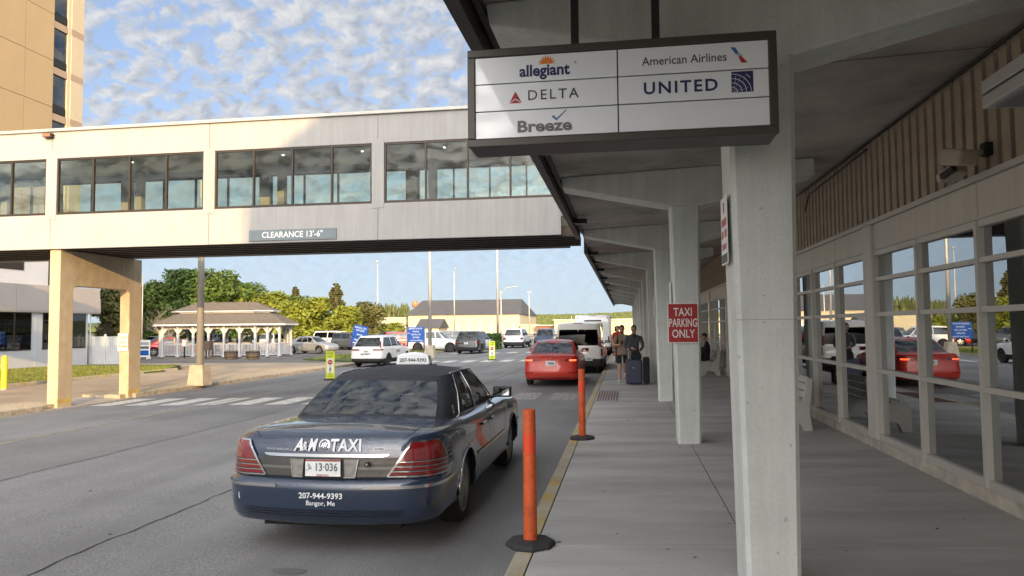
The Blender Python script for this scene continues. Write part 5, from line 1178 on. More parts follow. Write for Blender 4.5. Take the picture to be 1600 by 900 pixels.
for a, c in posts:
    b = MB(); b.box(a.x - .07, a.x + .07, a.y - .07, a.y + .07, .08, zE); b.box(a.x - .11, a.x + .11, a.y - .11, a.y + .11, .08, .22); b.box(a.x - .11, a.x + .11, a.y - .11, a.y + .11, zE - .22, zE - .1); b.build('post', m_gw, gz)
    d = (c - a); L = d.length; d.normalize(); ang = math.atan2(d.y, d.x); mid = (a + c) / 2
    fr_ = link('railing', None, gz); fr_.location = (a.x, a.y, 0); fr_.rotation_euler = (0, 0, ang)
    MB().box(.07, L - .07, -.03, .03, .95, 1.02).build('top_rail', m_gw, fr_); MB().box(.07, L - .07, -.025, .025, .2, .26).build('bottom_rail', m_gw, fr_)
    nb = max(4, int(L / .13))
    for k in range(nb): x = .1 + (L - .2) * (k + .5) / nb; MB().box(x - .02, x + .02, -.015, .015, .26, .95).build('baluster', m_gw, fr_)
    ft_ = link('fretwork', None, gz); ft_.location = (a.x, a.y, 0); ft_.rotation_euler = (0, 0, ang)
    MB().box(.07, L - .07, -.02, .02, zE - .10, zE - .05).build('rail', m_gw, ft_); MB().box(.07, L - .07, -.02, .02, zE - .32, zE - .29).build('rail', m_gw, ft_)
    for k in range(nb): x = .1 + (L - .2) * (k + .5) / nb; MB().box(x - .015, x + .015, -.012, .012, zE - .29, zE - .10).build('spindle', m_gw, ft_)
    for s0, s1 in ((.07, 1), (L - .07, -1)): MB().add([(s0, -.015, zE - .32), (s0 + s1 * .28, -.015, zE - .32), (s0, -.015, zE - .68), (s0, .015, zE - .32), (s0 + s1 * .28, .015, zE - .32), (s0, .015, zE - .68)], [(0, 1, 2), (5, 4, 3), (0, 3, 4, 1), (1, 4, 5, 2), (2, 5, 3, 0)]).build('bracket', m_gw, ft_)
def sc(r, s_, sy=None): 
    return [(x * s_[0] + 0, (y - Dp / 2) * s_[1] + Dp / 2) for x, y in r]
e0 = sc(ring, (1.11, 1.22)); e1_ = sc(ring, (.80, .58)); e2 = sc(ring, (.86, .66)); e3 = sc(ring, (.50, .10))
zA, zB, zC, zD = zE + .02, atY(350, 489, gp.y + 3).z + .12 - .05, atY(350, 487, gp.y + 3).z + .14, atY(350, 474, gp.y + 3).z + .15
def tier(r0, z0, r1, z1, nm):
    t_ = link(nm, None, gz); m = len(r0)
    for i in range(m):
        a0, c0, a1, c1 = Vector((*r0[i], z0)), Vector((*r0[(i + 1) % m], z0)), Vector((*r1[i], z1)), Vector((*r1[(i + 1) % m], z1)); rows = 7
        for k in range(rows):
            f0, f1 = k / rows, (k + 1.15) / rows; up = Vector((0, 0, .03)); b = MB(); p = [a0.lerp(a1, f0) + up, c0.lerp(c1, f0) + up, c0.lerp(c1, min(1, f1)), a0.lerp(a1, min(1, f1))]
            b.add(p + [q - Vector((0, 0, .03)) for q in p], [(0, 1, 2, 3), (7, 6, 5, 4), (0, 4, 5, 1), (1, 5, 6, 2), (2, 6, 7, 3), (3, 7, 4, 0)]); b.build('shingle_course', m_sh, t_)
    return t_
tier(e0, zA, e1_, zB, 'lower_roof'); tier(e2, zC, e3, zD, 'upper_roof')
MB().prism(e3, 'z', zD - .02, zD + .02).build('ridge_cap', m_sh, gz)
def band(r, z0, z1, nm, th=.04):
    b = MB(); m = len(r); inn = sc(r, (.985, .98)); vs_ = [(*p, z) for rr in (r, inn) for z in (z0, z1) for p in rr]
    b.add(vs_, [(i, (i + 1) % m, m + (i + 1) % m, m + i) for i in range(m)] + [(2 * m + i, 3 * m + i, 3 * m + (i + 1) % m, 2 * m + (i + 1) % m) for i in range(m)] + [(i, 2 * m + i, 2 * m + (i + 1) % m, (i + 1) % m) for i in range(m)] + [(m + i, m + (i + 1) % m, 3 * m + (i + 1) % m, 3 * m + i) for i in range(m)]); b.build(nm, m_gw, gz)
band(e0, zE - .10, zE + .03, 'fascia'); band(sc(ring, (1.02, 1.03)), zE - .06, zE + .02, 'header'); band(e2, zC - .08, zC + .02, 'upper_fascia'); band(e1_, zB - .04, zC - .08, 'clerestory')
# barrel planters, litter bin, banner by the gazebo
m_wood = M('barrel_wood', (.12, .085, .06), .85, var=.3, vs=8)
for i, px in enumerate((361, 395)):
    P = G(px, 561, -.12); t = thing('barrel_planter', ['left', 'right'][i] + ' wooden half barrel planter in front of the gazebo', 'planter', (P.x, P.y, -.12), 0, 'barrel planters by the gazebo')
    b = MB(); b.lathe([(.40, 0), (.47, .3), (.45, .55), (.40, .55), (.38, .45), (.001, .45)], 16); b.build('barrel', m_wood, t, smooth=True, angle=40)
    for z, r in ((.12, .44), (.42, .47)): b = MB(); b.lathe([(r, z), (r + .012, z + .03), (r, z + .06)], 16); b.build('hoop', m_dark, t)
    b = MB()
    for k in range(60): a, r = random.random() * 2 * PI, random.random() * .36; x, y = r * math.cos(a), r * math.sin(a); h = random.uniform(.06, .2); b.add([(x - .03, y, .45), (x + .03, y, .45), (x + random.gauss(0, .05), y + random.gauss(0, .05), .45 + h)], [(0, 1, 2)])
    tag(b.build('plants', M('planter_green', (.05, .09, .03), .8), t), kind='stuff')
P = G(324, 561, -.12); t = thing('litter_bin', 'brown wooden litter bin on legs in front of the gazebo', 'bin', (P.x, P.y, -.12)); MB().box(-.28, .28, -.28, .28, .62, 1.25).build('bin_body', m_wood, t, bevel=.02)
for x in (-.24, .24):
    for y in (-.24, .24): MB().box(x - .04, x + .04, y - .04, y + .04, 0, .62).build('leg', m_wood, t)
P = G(288, 560, -.12); t = thing('parcel_box', 'white meter box on a post before the gazebo railing', 'box', (P.x, P.y, -.12)); MB().box(-.03, .03, -.03, .03, 0, .85).build('post', m_dark, t); MB().box(-.16, .16, -.1, .1, .85, 1.35).build('box', m_white, t, bevel=.03); MB().cbox((0, 0, 1.39), (.2, .14, .08)).build('red_cap', m_rsg, t, bevel=.03)
P = G(224, 561, -.12); t = thing('banner_sign', 'white and blue banner board left of the gazebo', 'sign', (P.x, P.y, -.12)); MB().box(-.5, .5, -.02, .02, .15, 1.35).build('board', m_white, t); MB().box(-.42, .42, -.024, -.02, .25, .62).build('print_panel', m_blue, t); MB().box(-.42, .42, -.024, -.02, .72, .9).build('print_panel', M('print_dark', (.1, .12, .12), .6), t); MB().box(-.42, .42, -.024, -.02, 1.0, 1.2).build('print_panel', M('print_grey', (.35, .37, .38), .6), t)
for x in (-.4, .4): MB().box(x - .03, x + .03, -.2, .2, 0, .15).build('foot', m_white, t)
# small hedge by the pole, parking signs
def leafbox(n, fn, size, seed=1):
    rnd = random.Random(seed); b = MB()
    for i in range(n):
        x, y, z = fn(rnd); s_ = size * rnd.uniform(.5, 1.3); v = [Vector((rnd.gauss(0, 1), rnd.gauss(0, 1), rnd.gauss(0, 1))).normalized() for _ in range(2)]; u = v[0]; w = u.cross(v[1]).normalized(); c = Vector((x, y, z))
        b.add([c - u * s_, c + w * s_ * .6, c + u * s_, c - w * s_ * .6], [(0, 1, 2, 3)])
    return b
m_hedge = M('hedge_leaf', (.06, .11, .015), .7, var=.4, vs=1.2)
Pa, Pb = G(758, 546, -.1), G(790, 544, -.1)
t = thing('hedge', 'low clipped hedge at the foot of the light pole', 'hedge', (Pa.x, Pa.y, -.15))
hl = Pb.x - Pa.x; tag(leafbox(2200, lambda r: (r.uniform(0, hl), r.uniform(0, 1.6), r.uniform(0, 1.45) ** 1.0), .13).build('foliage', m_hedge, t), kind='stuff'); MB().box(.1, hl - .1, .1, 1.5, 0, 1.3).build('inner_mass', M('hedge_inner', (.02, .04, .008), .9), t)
struct(sheet([(-15.2, 42.2), (-14.95, 42.2), (-14.95, 70), (-21, 62), (-21, 46)], -.5, -.06).build('verge', lawn_m))
blades(lambda: (random.uniform(-20.5, -15.0), random.uniform(46, 61), -.07), 6000, .16, 'grass', 'grass verge beside the blue parking sign', m_grass, .03)
# ------------------------------------------------------------------ hangar and far buildings
m_hang = M('hangar_wall_cream', (.44, .39, .27), .8, var=.05, vs=.2); m_hroof = M('hangar_roof_grey', (.075, .075, .08), .7, var=.1, vs=.3)
hg = thing('hangar', 'long cream hangar with a dark grey gable roof', 'building', (0, 0, -.2))
xa, xb = atY(641, 490, 222).x, atY(813, 490, 222).x; ya, yb = 220.0, 262.0; ze, zr = 6.1, 10.4
b = MB(); b.box(xa, xb, ya, yb, 0, ze); b.build('wall', m_hang, hg)
xr0, xr1 = atY(655, 471, 222).x + 0, atY(798, 471, 222).x
b = MB(); b.add([(xa - .5, ya - .6, ze - .1), (xb + .5, ya - .6, ze - .1), (xb + .5, yb, ze - .1), (xa - .5, yb, ze - .1), (xr0 - 2, (ya + yb) / 2 - 8, zr + .6), (xr1 + 2, (ya + yb) / 2 - 8, zr + .6)], [(0, 1, 5, 4), (1, 2, 5), (2, 3, 4, 5), (3, 0, 4), (3, 2, 1, 0)]); b.build('roof', m_hroof, hg)
for k in range(10): x = lerp(xa + 2, xb - 2, k / 9); MB().box(x, x + .35, ya - .08, ya, 0, 3.0).build('door_post', m_white, hg)
an = thing('hangar_annex', 'low cream annex building left of the hangar', 'building', (0, 0, -.2)); x0, x1 = atY(585, 497, 240).x, atY(640, 497, 240).x; MB().box(x0, x1, 236, 262, 0, 5.2).build('wall', m_hang, an); MB().box(x0 - .4, x1, 235.7, 262, 5.2, 5.7).build('roof_edge', m_trimgrey, an)
sh = thing('grey_roof_shed', 'small shed with grey gable roof in front of the hangar', 'building', (0, 0, -.2)); x0, x1 = atY(655, 515, 150).x, atY(689, 515, 150).x; MB().box(x0, x1, 148, 156, 0, 2.1).build('wall', m_hang, sh)
b = MB(); b.prism([(148 - .4, 2.05), (156.4, 2.05), (152, 4.0)], 'x', x0 - .3, x1 + .3); b.build('roof', m_hroof, sh)
wt = thing('red_water_tank', 'small orange and white water tank above the hangar roof', 'tank', (atY(649, 480, 300).x, 300, 0)); b = MB(); b.lathe([(.9, 10.5), (1.4, 11.0), (1.4, 12.4), (.8, 13.2), (.001, 13.4)], 14); b.build('tank', M('tank_orange', (.45, .16, .07), .6, var=.3, vs=.4), wt, smooth=True); 
for x in (-1.3, 1.3): b = MB(); b.tube([(x * .6, 0, 0), (x * .6, 0, 11)], .15, 6); b.build('leg', m_galv, wt)
for nm, lab, px0, px1, Y, y_t, m in (('brick_building', 'low brown brick building right of the hangar', 838, 868, 210, 509, M('far_brick', (.22, .10, .06), .9, var=.2)), ('cream_terminal_wing', 'long cream building beyond the shuttle bus', 866, 1010, 190, 500, m_hang), ('pale_shed', 'pale low shed between hangar and brick building', 813, 838, 215, 508, m_hang)):
    t = thing(nm, lab, 'building', (0, 0, -.2)); x0, x1 = atY(px0, 500, Y).x, atY(px1, 500, Y).x; z1 = atY((px0 + px1) / 2, y_t, Y).z + .2; MB().box(x0, x1, Y, Y + 14, 0, z1).build('wall', m, t); MB().box(x0 - .3, x1 + .3, Y - .3, Y + 14, z1, z1 + .25).build('roof_edge', m_trimgrey, t)
    n = int((x1 - x0) / 4)
    for k in range(n): MB().box(x0 + 1 + k * 4, x0 + 3 + k * 4, Y - .03, Y, z1 * .25, z1 * .62).build('wall_bay', M('far_bay', (.48, .40, .24), .8), t)
# chain fence line and pale kerb rail across the far end
t = thing('far_fence', 'pale rail fence crossing the far end of the road', 'fence', (0, 112, -.15)); 
for x in range(-60, 8, 3): MB().box(x, x + .08, 0, .08, 0, 1.2).build('post', m_galv, t)
for z in (.35, .75, 1.15): MB().box(-60, 8, .02, .06, z, z + .05).build('rail', m_galv, t)
struct(sheet([(-120, 131), (60, 131), (60, 186), (-120, 186)], -.6, -.12).build('far_field', M('far_field_grass', (.20, .17, .08), .95, var=.3, vs=.3)))
# ------------------------------------------------------------------ trees
m_bark = M('tree_bark', (.11, .085, .065), .95, var=.3, vs=6, bump=.5, bs=20)
m_barkg = M('bare_branch_grey', (.30, .26, .21), .9)
def leafmat(name, c): return M(name, c, .6, var=.55, vs=.55, spec=.25)
m_dkgreen = leafmat('leaf_dark_green', (.085, .14, .026)); m_yellowg = leafmat('leaf_yellow_green', (.16, .19, .022)); m_midg = leafmat('leaf_mid_green', (.085, .125, .022)); m_olive = leafmat('leaf_olive', (.105, .11, .035)); m_spruce = leafmat('spruce_needles', (.12, .125, .055))
def limb(b, p, d, L, r, depth, rnd, tips, droop=0.0):
    n = 3; pts = [Vector(p)]; dd = Vector(d).normalized()
    for i in range(n):
        dd = (dd + Vector((rnd.gauss(0, .14), rnd.gauss(0, .14), rnd.gauss(.03 - droop, .10)))).normalized(); pts.append(pts[-1] + dd * L / n)
    b.tube(pts, r, 5, r * .55, caps=False); tips.append(pts[-1]); tips.append(pts[-2])
    if depth > 0:
        for k in range(3):
            a = rnd.random() * 2 * PI; side = Vector((math.cos(a), math.sin(a), rnd.uniform(.1, .7))); limb(b, pts[rnd.choice((1, 2, 3))], dd * .6 + side, L * .66, r * .5, depth - 1, rnd, tips, droop)
def tree(name, label, px, ytop, Y, wpx, leaf, seed, n=4200, trunk=.20, group='trees behind the gazebo', lean=0, size=.20):
    rnd = random.Random(seed); top = atY(px, ytop, Y); H = top.z + .2; Wd = wpx * Y / 1150 / 2 * 1.15
    t = thing(name, label, 'tree', (top.x, Y, -.2), 0, group)
    b = MB(); tips = []; th = H * trunk
    b.tube([(0, 0, 0), (.05, 0, th * .5), (0, .05, th)], .05 * H ** .8, 8, .034 * H ** .8)
    for k in range(7):
        a = 2 * PI * k / 7 + rnd.random() * .5; limb(b, (0, .05, th * rnd.uniform(.8, 1.0)), (math.cos(a), math.sin(a), rnd.uniform(.5, 1.6)), H * .30, .018 * H ** .8, 2, rnd, tips)
    b.build('trunk', m_bark, t, smooth=True)
    # crown: clumps of leaves round uneven lobes
    lobes = []
    for k in range(22):
        a = rnd.random() * 2 * PI; rr = Wd * .68 * math.sqrt(rnd.random()); z = lerp(th * .9, H * .90, rnd.random() ** .8); taper = 1 - .45 * max(0, (z / H - .5) * 2) ** 2
        lobes.append((Vector((rr * math.cos(a) * taper, rr * math.sin(a) * taper, z)), Wd * rnd.uniform(.26, .46)))
    lobes.append((Vector((0, 0, H - Wd * .42)), Wd * .45))
    lf = MB()
    for i in range(int(n * 1.7)):
        c, r = lobes[rnd.randrange(len(lobes))]; v = Vector((rnd.gauss(0, 1), rnd.gauss(0, 1), rnd.gauss(0, .85))).normalized(); p = c + v * r * rnd.uniform(.55, 1.12)
        if p.z < th * .7 or p.z > H: continue
        s_ = size * rnd.uniform(.6, 1.5); u = Vector((rnd.gauss(0, 1), rnd.gauss(0, 1), rnd.gauss(0, .6))).normalized(); w = u.cross(v + Vector((0, 0, .3))).normalized()
        lf.add([p - u * s_, p + w * s_ * .55, p + u * s_, p - w * s_ * .55], [(0, 1, 2, 3)])
    tag(lf.build('crown', leaf, t), kind='stuff'); return t
def spruce(label, px, ytop, Y, wpx, seed, n=26, bare=.12):
    rnd = random.Random(seed); top = atY(px, ytop, Y); H = top.z + .2; Wd = wpx * Y / 1150 / 2
    t = thing('spruce_tree', label, 'tree', (top.x, Y, -.2), 0, 'spruces behind the gazebo'); b = MB(); b.tube([(0, 0, 0), (0, 0, H)], .17, 7, .02); b.build('trunk', m_bark, t, smooth=True)
    lf = MB(); br_ = MB()
    for k in range(n):
        z = lerp(H * bare, H * .97, k / n); R = Wd * (1 - z / H) ** .95 * rnd.uniform(.75, 1.15) + .12
        for q in range(8):
            a = rnd.random() * 2 * PI; d = Vector((math.cos(a), math.sin(a), .12)); tip = Vector((0, 0, z)) + d * R + Vector((0, 0, -.10 * R)); br_.tube([(0, 0, z), tip], .02, 3, .006, caps=False)
            for j in range(9):
                f = (j + 1) / 9; p = Vector((0, 0, z)).lerp(tip, f); sd = Vector((-d.y, d.x, 0)); s_ = .26 * (1.15 - f * .6)
                lf.add([p + Vector((0, 0, .06)), p + d * .22 + Vector((0, 0, .02)), p + d * .2 + Vector((0, 0, -.26)), p + Vector((0, 0, -.24))], [(0, 1, 2, 3)]); lf.add([p + sd * s_ * .7, p - sd * s_ * .7, p - sd * s_ * .5 + Vector((0, 0, -.28)), p + sd * s_ * .5 + Vector((0, 0, -.28))], [(0, 1, 2, 3)])
                for sg in (1, -1): lf.add([p, p + sd * sg * s_ + d * .1 + Vector((0, 0, -.05)), p + sd * sg * s_ * .8 + d * .22 + Vector((0, 0, -.09)), p + d * .16], [(0, 1, 2, 3)])
    tag(br_.build('branches', m_bark, t), kind='stuff'); tag(lf.build('crown', m_spruce, t), kind='stuff')
tree('broadleaf_tree', 'pale green tree left of the light pole', 243, 437, 80, 62, m_midg, 1)
tree('broadleaf_tree', 'large dark maple directly behind the light pole', 320, 421, 72, 128, m_dkgreen, 2, 9000)
tree('broadleaf_tree', 'dark tree to the right of the large maple', 388, 441, 88, 70, m_dkgreen, 3)
tree('broadleaf_tree', 'narrow yellow green tree between dark maple and gazebo roof', 372, 447, 74, 34, m_yellowg, 4, 1100)
tree('broadleaf_tree', 'bright yellow green tree above the gazebo right roof', 422, 455, 76, 82, m_yellowg, 5, 5200)
tree('broadleaf_tree', 'bright yellow green tree right of the gazebo', 488, 466, 74, 88, m_yellowg, 6, 5600)
tree('broadleaf_tree', 'rounded yellow green tree beside the tilted blue sign', 535, 479, 72, 62, m_yellowg, 7, 4000)
tree('broadleaf_tree', 'brownish olive tree right of the tall spruce', 572, 472, 84, 56, m_olive, 8, 3200)
tree('broadleaf_tree', 'olive tree between low building and far bridge leg', 176, 447, 62, 66, m_olive, 9, 4500)
tree('broadleaf_tree', 'mid green tree behind the far bridge leg', 215, 452, 70, 50, m_midg, 10, 3200)
tree('small_tree', 'low yellow green shrub tree below the slender pole', 606, 505, 90, 60, m_yellowg, 12, 1200, .12)
tree('broadleaf_tree', 'mid green tree in the gap left of the large maple', 272, 450, 98, 80, m_midg, 31)
tree('broadleaf_tree', 'mid green tree behind the gazebo roof ridge', 350, 452, 100, 90, m_midg, 32)
tree('broadleaf_tree', 'mid green tree behind the bright trees right of the gazebo', 455, 462, 102, 100, m_midg, 33)
tree('broadleaf_tree', 'mid green tree low behind the tilted sign', 555, 481, 104, 80, m_midg, 34)
spruce('small dark spruce between the yellow green trees', 462, 443, 105, 40, 21)
spruce('tall spruce with bare lower branches beside the tilted sign', 525, 437, 95, 66, 22)
# bare crab apple left of the gazebo
P = G(215, 556, -.12); t = thing('bare_tree', 'leafless grey branched tree beside the far bridge leg', 'tree', (P.x, P.y + 4, -.2)); b = MB(); tips = []; rnd = random.Random(5); b.tube([(0, 0, 0), (0, 0, 1.2)], .10, 7, .08)
b.build('trunk', m_barkg, t); b = MB()
for k in range(9): a = 2 * PI * k / 9; limb(b, (0, 0, 1.1), (math.cos(a), math.sin(a), rnd.uniform(.5, 1.4)), 1.9, .035, 3, rnd, tips)
tag(b.build('branches', m_barkg, t), kind='stuff')
# far wood behind the hangar and wooded hill
def conifer(b, x, y, z0, h, r, rnd):
    n = 6
    for k in range(4):
        z = z0 + h * (.12 + .2 * k); rr = r * (1 - .22 * k) * rnd.uniform(.8, 1.2); a0 = rnd.random() * PI
        b.add([(x + rr * math.cos(a0 + 2 * PI * j / n) * rnd.uniform(.7, 1.2), y + rr * math.sin(a0 + 2 * PI * j / n), z + rnd.uniform(-.3, .3) * rr) for j in range(n)] + [(x, y, z + h * .36)], [(j, (j + 1) % n, n) for j in range(n)])
rnd = random.Random(11); b = MB()
for i in range(520):
    px = rnd.uniform(548, 662); Y = rnd.uniform(285, 340); p = atY(px, 500, Y); hh_ = (11 if px < 640 else 9) * rnd.uniform(.7, 1.1) * (1 if px > 575 else .9); conifer(b, p.x, Y, -.3, hh_, hh_ * .22, rnd)
tag(b.build('far_wood', leafmat('far_wood_green', (.085, .10, .03))), 'dense far conifer wood left of the hangar', 'trees', kind='stuff')
def hill_z(x, y):
    f = max(0, min(1, (y - 420) / 480)); f = f * f * (3 - 2 * f); return -.3 + f * (13.0 + 1.8 * math.sin(x * .011 + 1) + 1.0 * math.sin(x * .031)) * (1 if y < 905 else max(0, 1 - (y - 905) / 500))
b = MB(); ys_ = [420 + 40 * k for k in range(25)]; b.grid([[(-900 + 30 * j, y, hill_z(-900 + 30 * j, y)) for j in range(55)] for y in ys_], flip=True); struct(b.build('hill', M('hill_ground', (.07, .09, .025), .95, var=.4, vs=.02), smooth=True))
b = MB(); rnd = random.Random(4)
for i in range(9000):
    x, y = rnd.uniform(-420, 130), 430 + 480 * rnd.random() ** .7; z = hill_z(x, y); h = rnd.uniform(2.6, 5.0); r = h * rnd.uniform(.5, .8); n = 6; a0 = rnd.random() * PI
    b.add([(x + r * math.cos(a0 + 2 * PI * j / n) * rnd.uniform(.7, 1.2), y + r * math.sin(a0 + 2 * PI * j / n) * rnd.uniform(.7, 1.2), z + h * .35) for j in range(n)] + [(x + rnd.gauss(0, .3), y, z + h), (x, y, z)], [(j, (j + 1) % n, n) for j in range(n)] + [((j + 1) % n, j, n + 1) for j in range(n)])
tag(b.build('hill_wood', leafmat('hill_wood_green', (.11, .13, .035))), 'wooded hill trees beyond the road end', 'trees', kind='stuff')
# ------------------------------------------------------------------ people
SKIN = (.46, .27, .18)
def skinned(verts, edges, root=0, sub=2):
    me = bpy.data.meshes.new('body'); me.from_pydata([v[0] for v in verts], edges, []); o = bpy.data.objects.new('body', me); COL.objects.link(o)
    md = o.modifiers.new('skin', 'SKIN'); md.use_smooth_shade = True; md.branch_smoothing = .3
    for i, v in enumerate(verts): me.skin_vertices[0].data[i].radius = v[1]; me.skin_vertices[0].data[i].use_root = (i == root)
    ss = o.modifiers.new('sub', 'SUBSURF'); ss.levels = sub; ss.render_levels = sub
    dg = bpy.context.evaluated_depsgraph_get(); r = bpy.data.meshes.new_from_object(o.evaluated_get(dg)); bpy.data.objects.remove(o); r.name = 'body'; return r
def person(label, loc, rz, J, regions, hair, shoes, beard=None, head_tilt=.25, group=None, hands=True):
    """J: joint positions in a frame facing -Y; regions: function(co) -> material index"""
    t = thing('person', label, 'person', loc, rz, group)
    names_ = ['pelvis', 'waist', 'chest', 'neck', 'headbase', 'shL', 'elL', 'wrL', 'haL', 'shR', 'elR', 'wrR', 'haR', 'hipL', 'knL', 'anL', 'toL', 'hipR', 'knR', 'anR', 'toR']
    rad = dict(pelvis=(.155, .12), waist=(.15, .115), chest=(.175, .125), neck=(.062, .06), headbase=(.06, .06), sh=(.078, .075), el=(.05, .05), wr=(.034, .032), ha=(.038, .022), hip=(.098, .10), kn=(.064, .066), an=(.044, .046), to=(.042, .035))
    vs_ = [(J[n], rad.get(n, rad.get(n[:-1]))) for n in names_]
    E_ = [(0, 1), (1, 2), (2, 3), (3, 4), (2, 5), (5, 6), (6, 7), (7, 8), (2, 9), (9, 10), (10, 11), (11, 12), (0, 13), (13, 14), (14, 15), (15, 16), (0, 17), (17, 18), (18, 19), (19, 20)]
    me = skinned(vs_, E_); me.materials.clear()
    for m in regions[0]: me.materials.append(m)
    for p in me.polygons: p.material_index = regions[1](p.center); p.use_smooth = True
    body = link('body', me, t)
    hc = Vector(J['headbase']) + Vector((0, -.035, .105)); hd = link('head', None, t); hd.location = hc; hd.rotation_euler = (head_tilt, 0, J.get('turn', 0)); ms = M('skin_tone', SKIN, .55, var=.05)
    b = MB(); b.sphere((0, 0, 0), (.076, .097, .115), 16, 12); b.sphere((0, -.045, -.075), (.052, .05, .045), 10, 8); b.sphere((0, -.100, -.012), (.014, .02, .024), 8, 6)
    for sg in (1, -1): b.sphere((sg * .077, .008, -.005), (.012, .024, .034), 8, 6)
    b.build('face', ms, hd, smooth=True)
    for sg in (1, -1): e = MB(); e.sphere((sg * .030, -.086, .018), .011, 8, 6); e.build('eye', M('eye_dark', (.03, .025, .02), .3), hd); MB().cbox((sg * .031, -.093, .042), (.036, .01, .008)).build('eyebrow', hair, hd)
    MB().cbox((0, -.094, -.062), (.045, .012, .010)).build('mouth', M('lip', (.35, .14, .11), .6), hd)
    b = MB(); b.sphere((0, .018, .034), (.083, .096, .098), 16, 10); b.v = [(x, y if y > -.066 or z > .07 else -.066, max(z, -.03 if y > .02 else .045)) for x, y, z in b.v]; b.build('hair', hair, hd, smooth=True)
    if beard: b = MB(); b.sphere((0, -.052, -.085), (.058, .052, .052), 12, 8); b.build('beard', beard, hd, smooth=True)
    for s_ in 'LR':
        a, to = Vector(J['an' + s_]), Vector(J['to' + s_]); d = (to - a); d.z = 0; d.normalize(); b = MB(); b.sphere(a.lerp(to, .45) + Vector((0, 0, -.035 if abs(a.z - to.z) < .12 else 0)), (.05, .05, .05), 8, 6)
        sh_ = MB(); sh_.cbox((0, -.06, -.045), (.092, .27, .075)); o = sh_.build('shoe', shoes, t, bevel=.03); o.location = a; o.rotation_euler = (J.get('pitch' + s_, 0), 0, math.atan2(d.x, -d.y) if d.length > 0 else 0)
        if hands:
            w, h = Vector(J['wr' + s_]), Vector(J['ha' + s_]); d = (h - w).normalized(); x = Vector((1, 0, 0)); x = (x - d * x.dot(d)).normalized(); nrm = d.cross(x); hb = MB()
            for k, L in enumerate((.062, .07, .066, .052)): p = h + x * (-.027 + k * .018); hb.tube([p - d * .01, p + d * L * .55 + nrm * .006, p + d * L * .8 + nrm * .032], .0088, 6, .007)
            sg = 1 if s_ == 'L' else -1; p = w.lerp(h, .5); hb.tube([p, p + x * -.036 * sg + d * .02, p + x * -.045 * sg + d * .055 + nrm * .02], .0105, 6, .008); hb.build('fingers', ms, t, smooth=True)
    return t
m_skin = M('skin_tone', SKIN, .55, var=.05); m_hairdk = M('hair_dark', (.025, .017, .012), .8); m_hairgr = M('hair_grey_brown', (.14, .10, .075), .8)
m_tanshirt = M('shirt_tan', (.27, .20, .145), .9, var=.12, vs=6, bump=.3, bs=25); m_short = M('shorts_black', (.014, .014, .015), .9); m_jack = M('jacket_charcoal', (.055, .058, .066), .85, var=.2, vs=6, bump=.5, bs=18); m_trou = M('trousers_dark', (.07, .072, .08), .9); m_redsh = M('shirt_red', (.40, .04, .04), .9); m_blk = M('clothes_black', (.014, .014, .016), .9, var=.2)
JA = dict(pelvis=(0, 0, .93), waist=(0, 0, 1.10), chest=(0, -.01, 1.34), neck=(0, -.02, 1.49), headbase=(0, -.04, 1.55), shL=(.19, 0, 1.41), elL=(.25, -.08, 1.14), wrL=(.10, -.27, 1.16), haL=(.04, -.31, 1.19), shR=(-.19, 0, 1.41), elR=(-.25, -.05, 1.14), wrR=(-.13, -.26, 1.15), haR=(-.06, -.31, 1.18),
    hipL=(.09, 0, .88), knL=(.10, .06, .50), anL=(.09, .30, .17), toL=(.09, .24, .05), hipR=(-.09, 0, .88), knR=(-.09, -.18, .50), anR=(-.09, -.20, .09), toR=(-.10, -.36, .04), pitchL=-.6)
def regA(c):
    if c.z > .84 and (abs(c.x) < .22 or c.z > 1.22) and c.z < 1.485 and not (c.y < -.16): return 1
    if .56 < c.z <= .90 and abs(c.x) < .25 and c.y > -.24: return 2
    return 0
P = G(974, 598, .15); man = person('bearded person in tan shirt and black shorts looking at a phone', (P.x - .02, P.y + .55, .15), 0, JA, ([m_skin, m_tanshirt, m_short], regA), m_hairdk, M('shoe_white', (.6, .6, .58), .6), m_hairdk, .38)
MB().cbox((0, -.345, 1.235), (.075, .012, .15), 0, .6).build('held_phone', m_black, man, bevel=.004)
b = MB(); b.tube([(-.13, -.13, 1.16), (-.14, -.125, 1.32), (-.13, -.02, 1.47)], .018, 6); b.build('strap', m_blk, man)
JB = dict(pelvis=(0, 0, .92), waist=(0, 0, 1.09), chest=(0, -.01, 1.33), neck=(.0, -.03, 1.48), headbase=(0, -.05, 1.535), shL=(.20, 0, 1.40), elL=(.27, -.06, 1.12), wrL=(.16, -.24, 1.00), haL=(.10, -.30, .97), shR=(-.20, 0, 1.40), elR=(-.26, -.10, 1.13), wrR=(-.04, -.27, 1.08), haR=(.02, -.31, 1.05),
    hipL=(.09, 0, .87), knL=(.10, -.04, .48), anL=(.10, .04, .09), toL=(.11, -.12, .04), hipR=(-.09, 0, .87), knR=(-.10, -.06, .48), anR=(-.10, -.02, .09), toR=(-.11, -.18, .04), turn=-.25)
def regB(c):
    if c.z > 1.50 or (c.y < -.265 and .93 < c.z < 1.12): return 0
    return 1 if c.z > .84 else 2
P = G(992, 602, .15); per = person('person in charcoal jacket standing behind a tall blue suitcase', (P.x, P.y + .42, .155), .0, JB, ([m_skin, m_jack, m_trou], regB), m_hairgr, m_blk, None, .35)
b = MB(); b.tube([(-.06, -.075, 1.47), (0, -.11, 1.42), (.06, -.075, 1.47)], .022, 6); b.build('collar', m_jack, per)
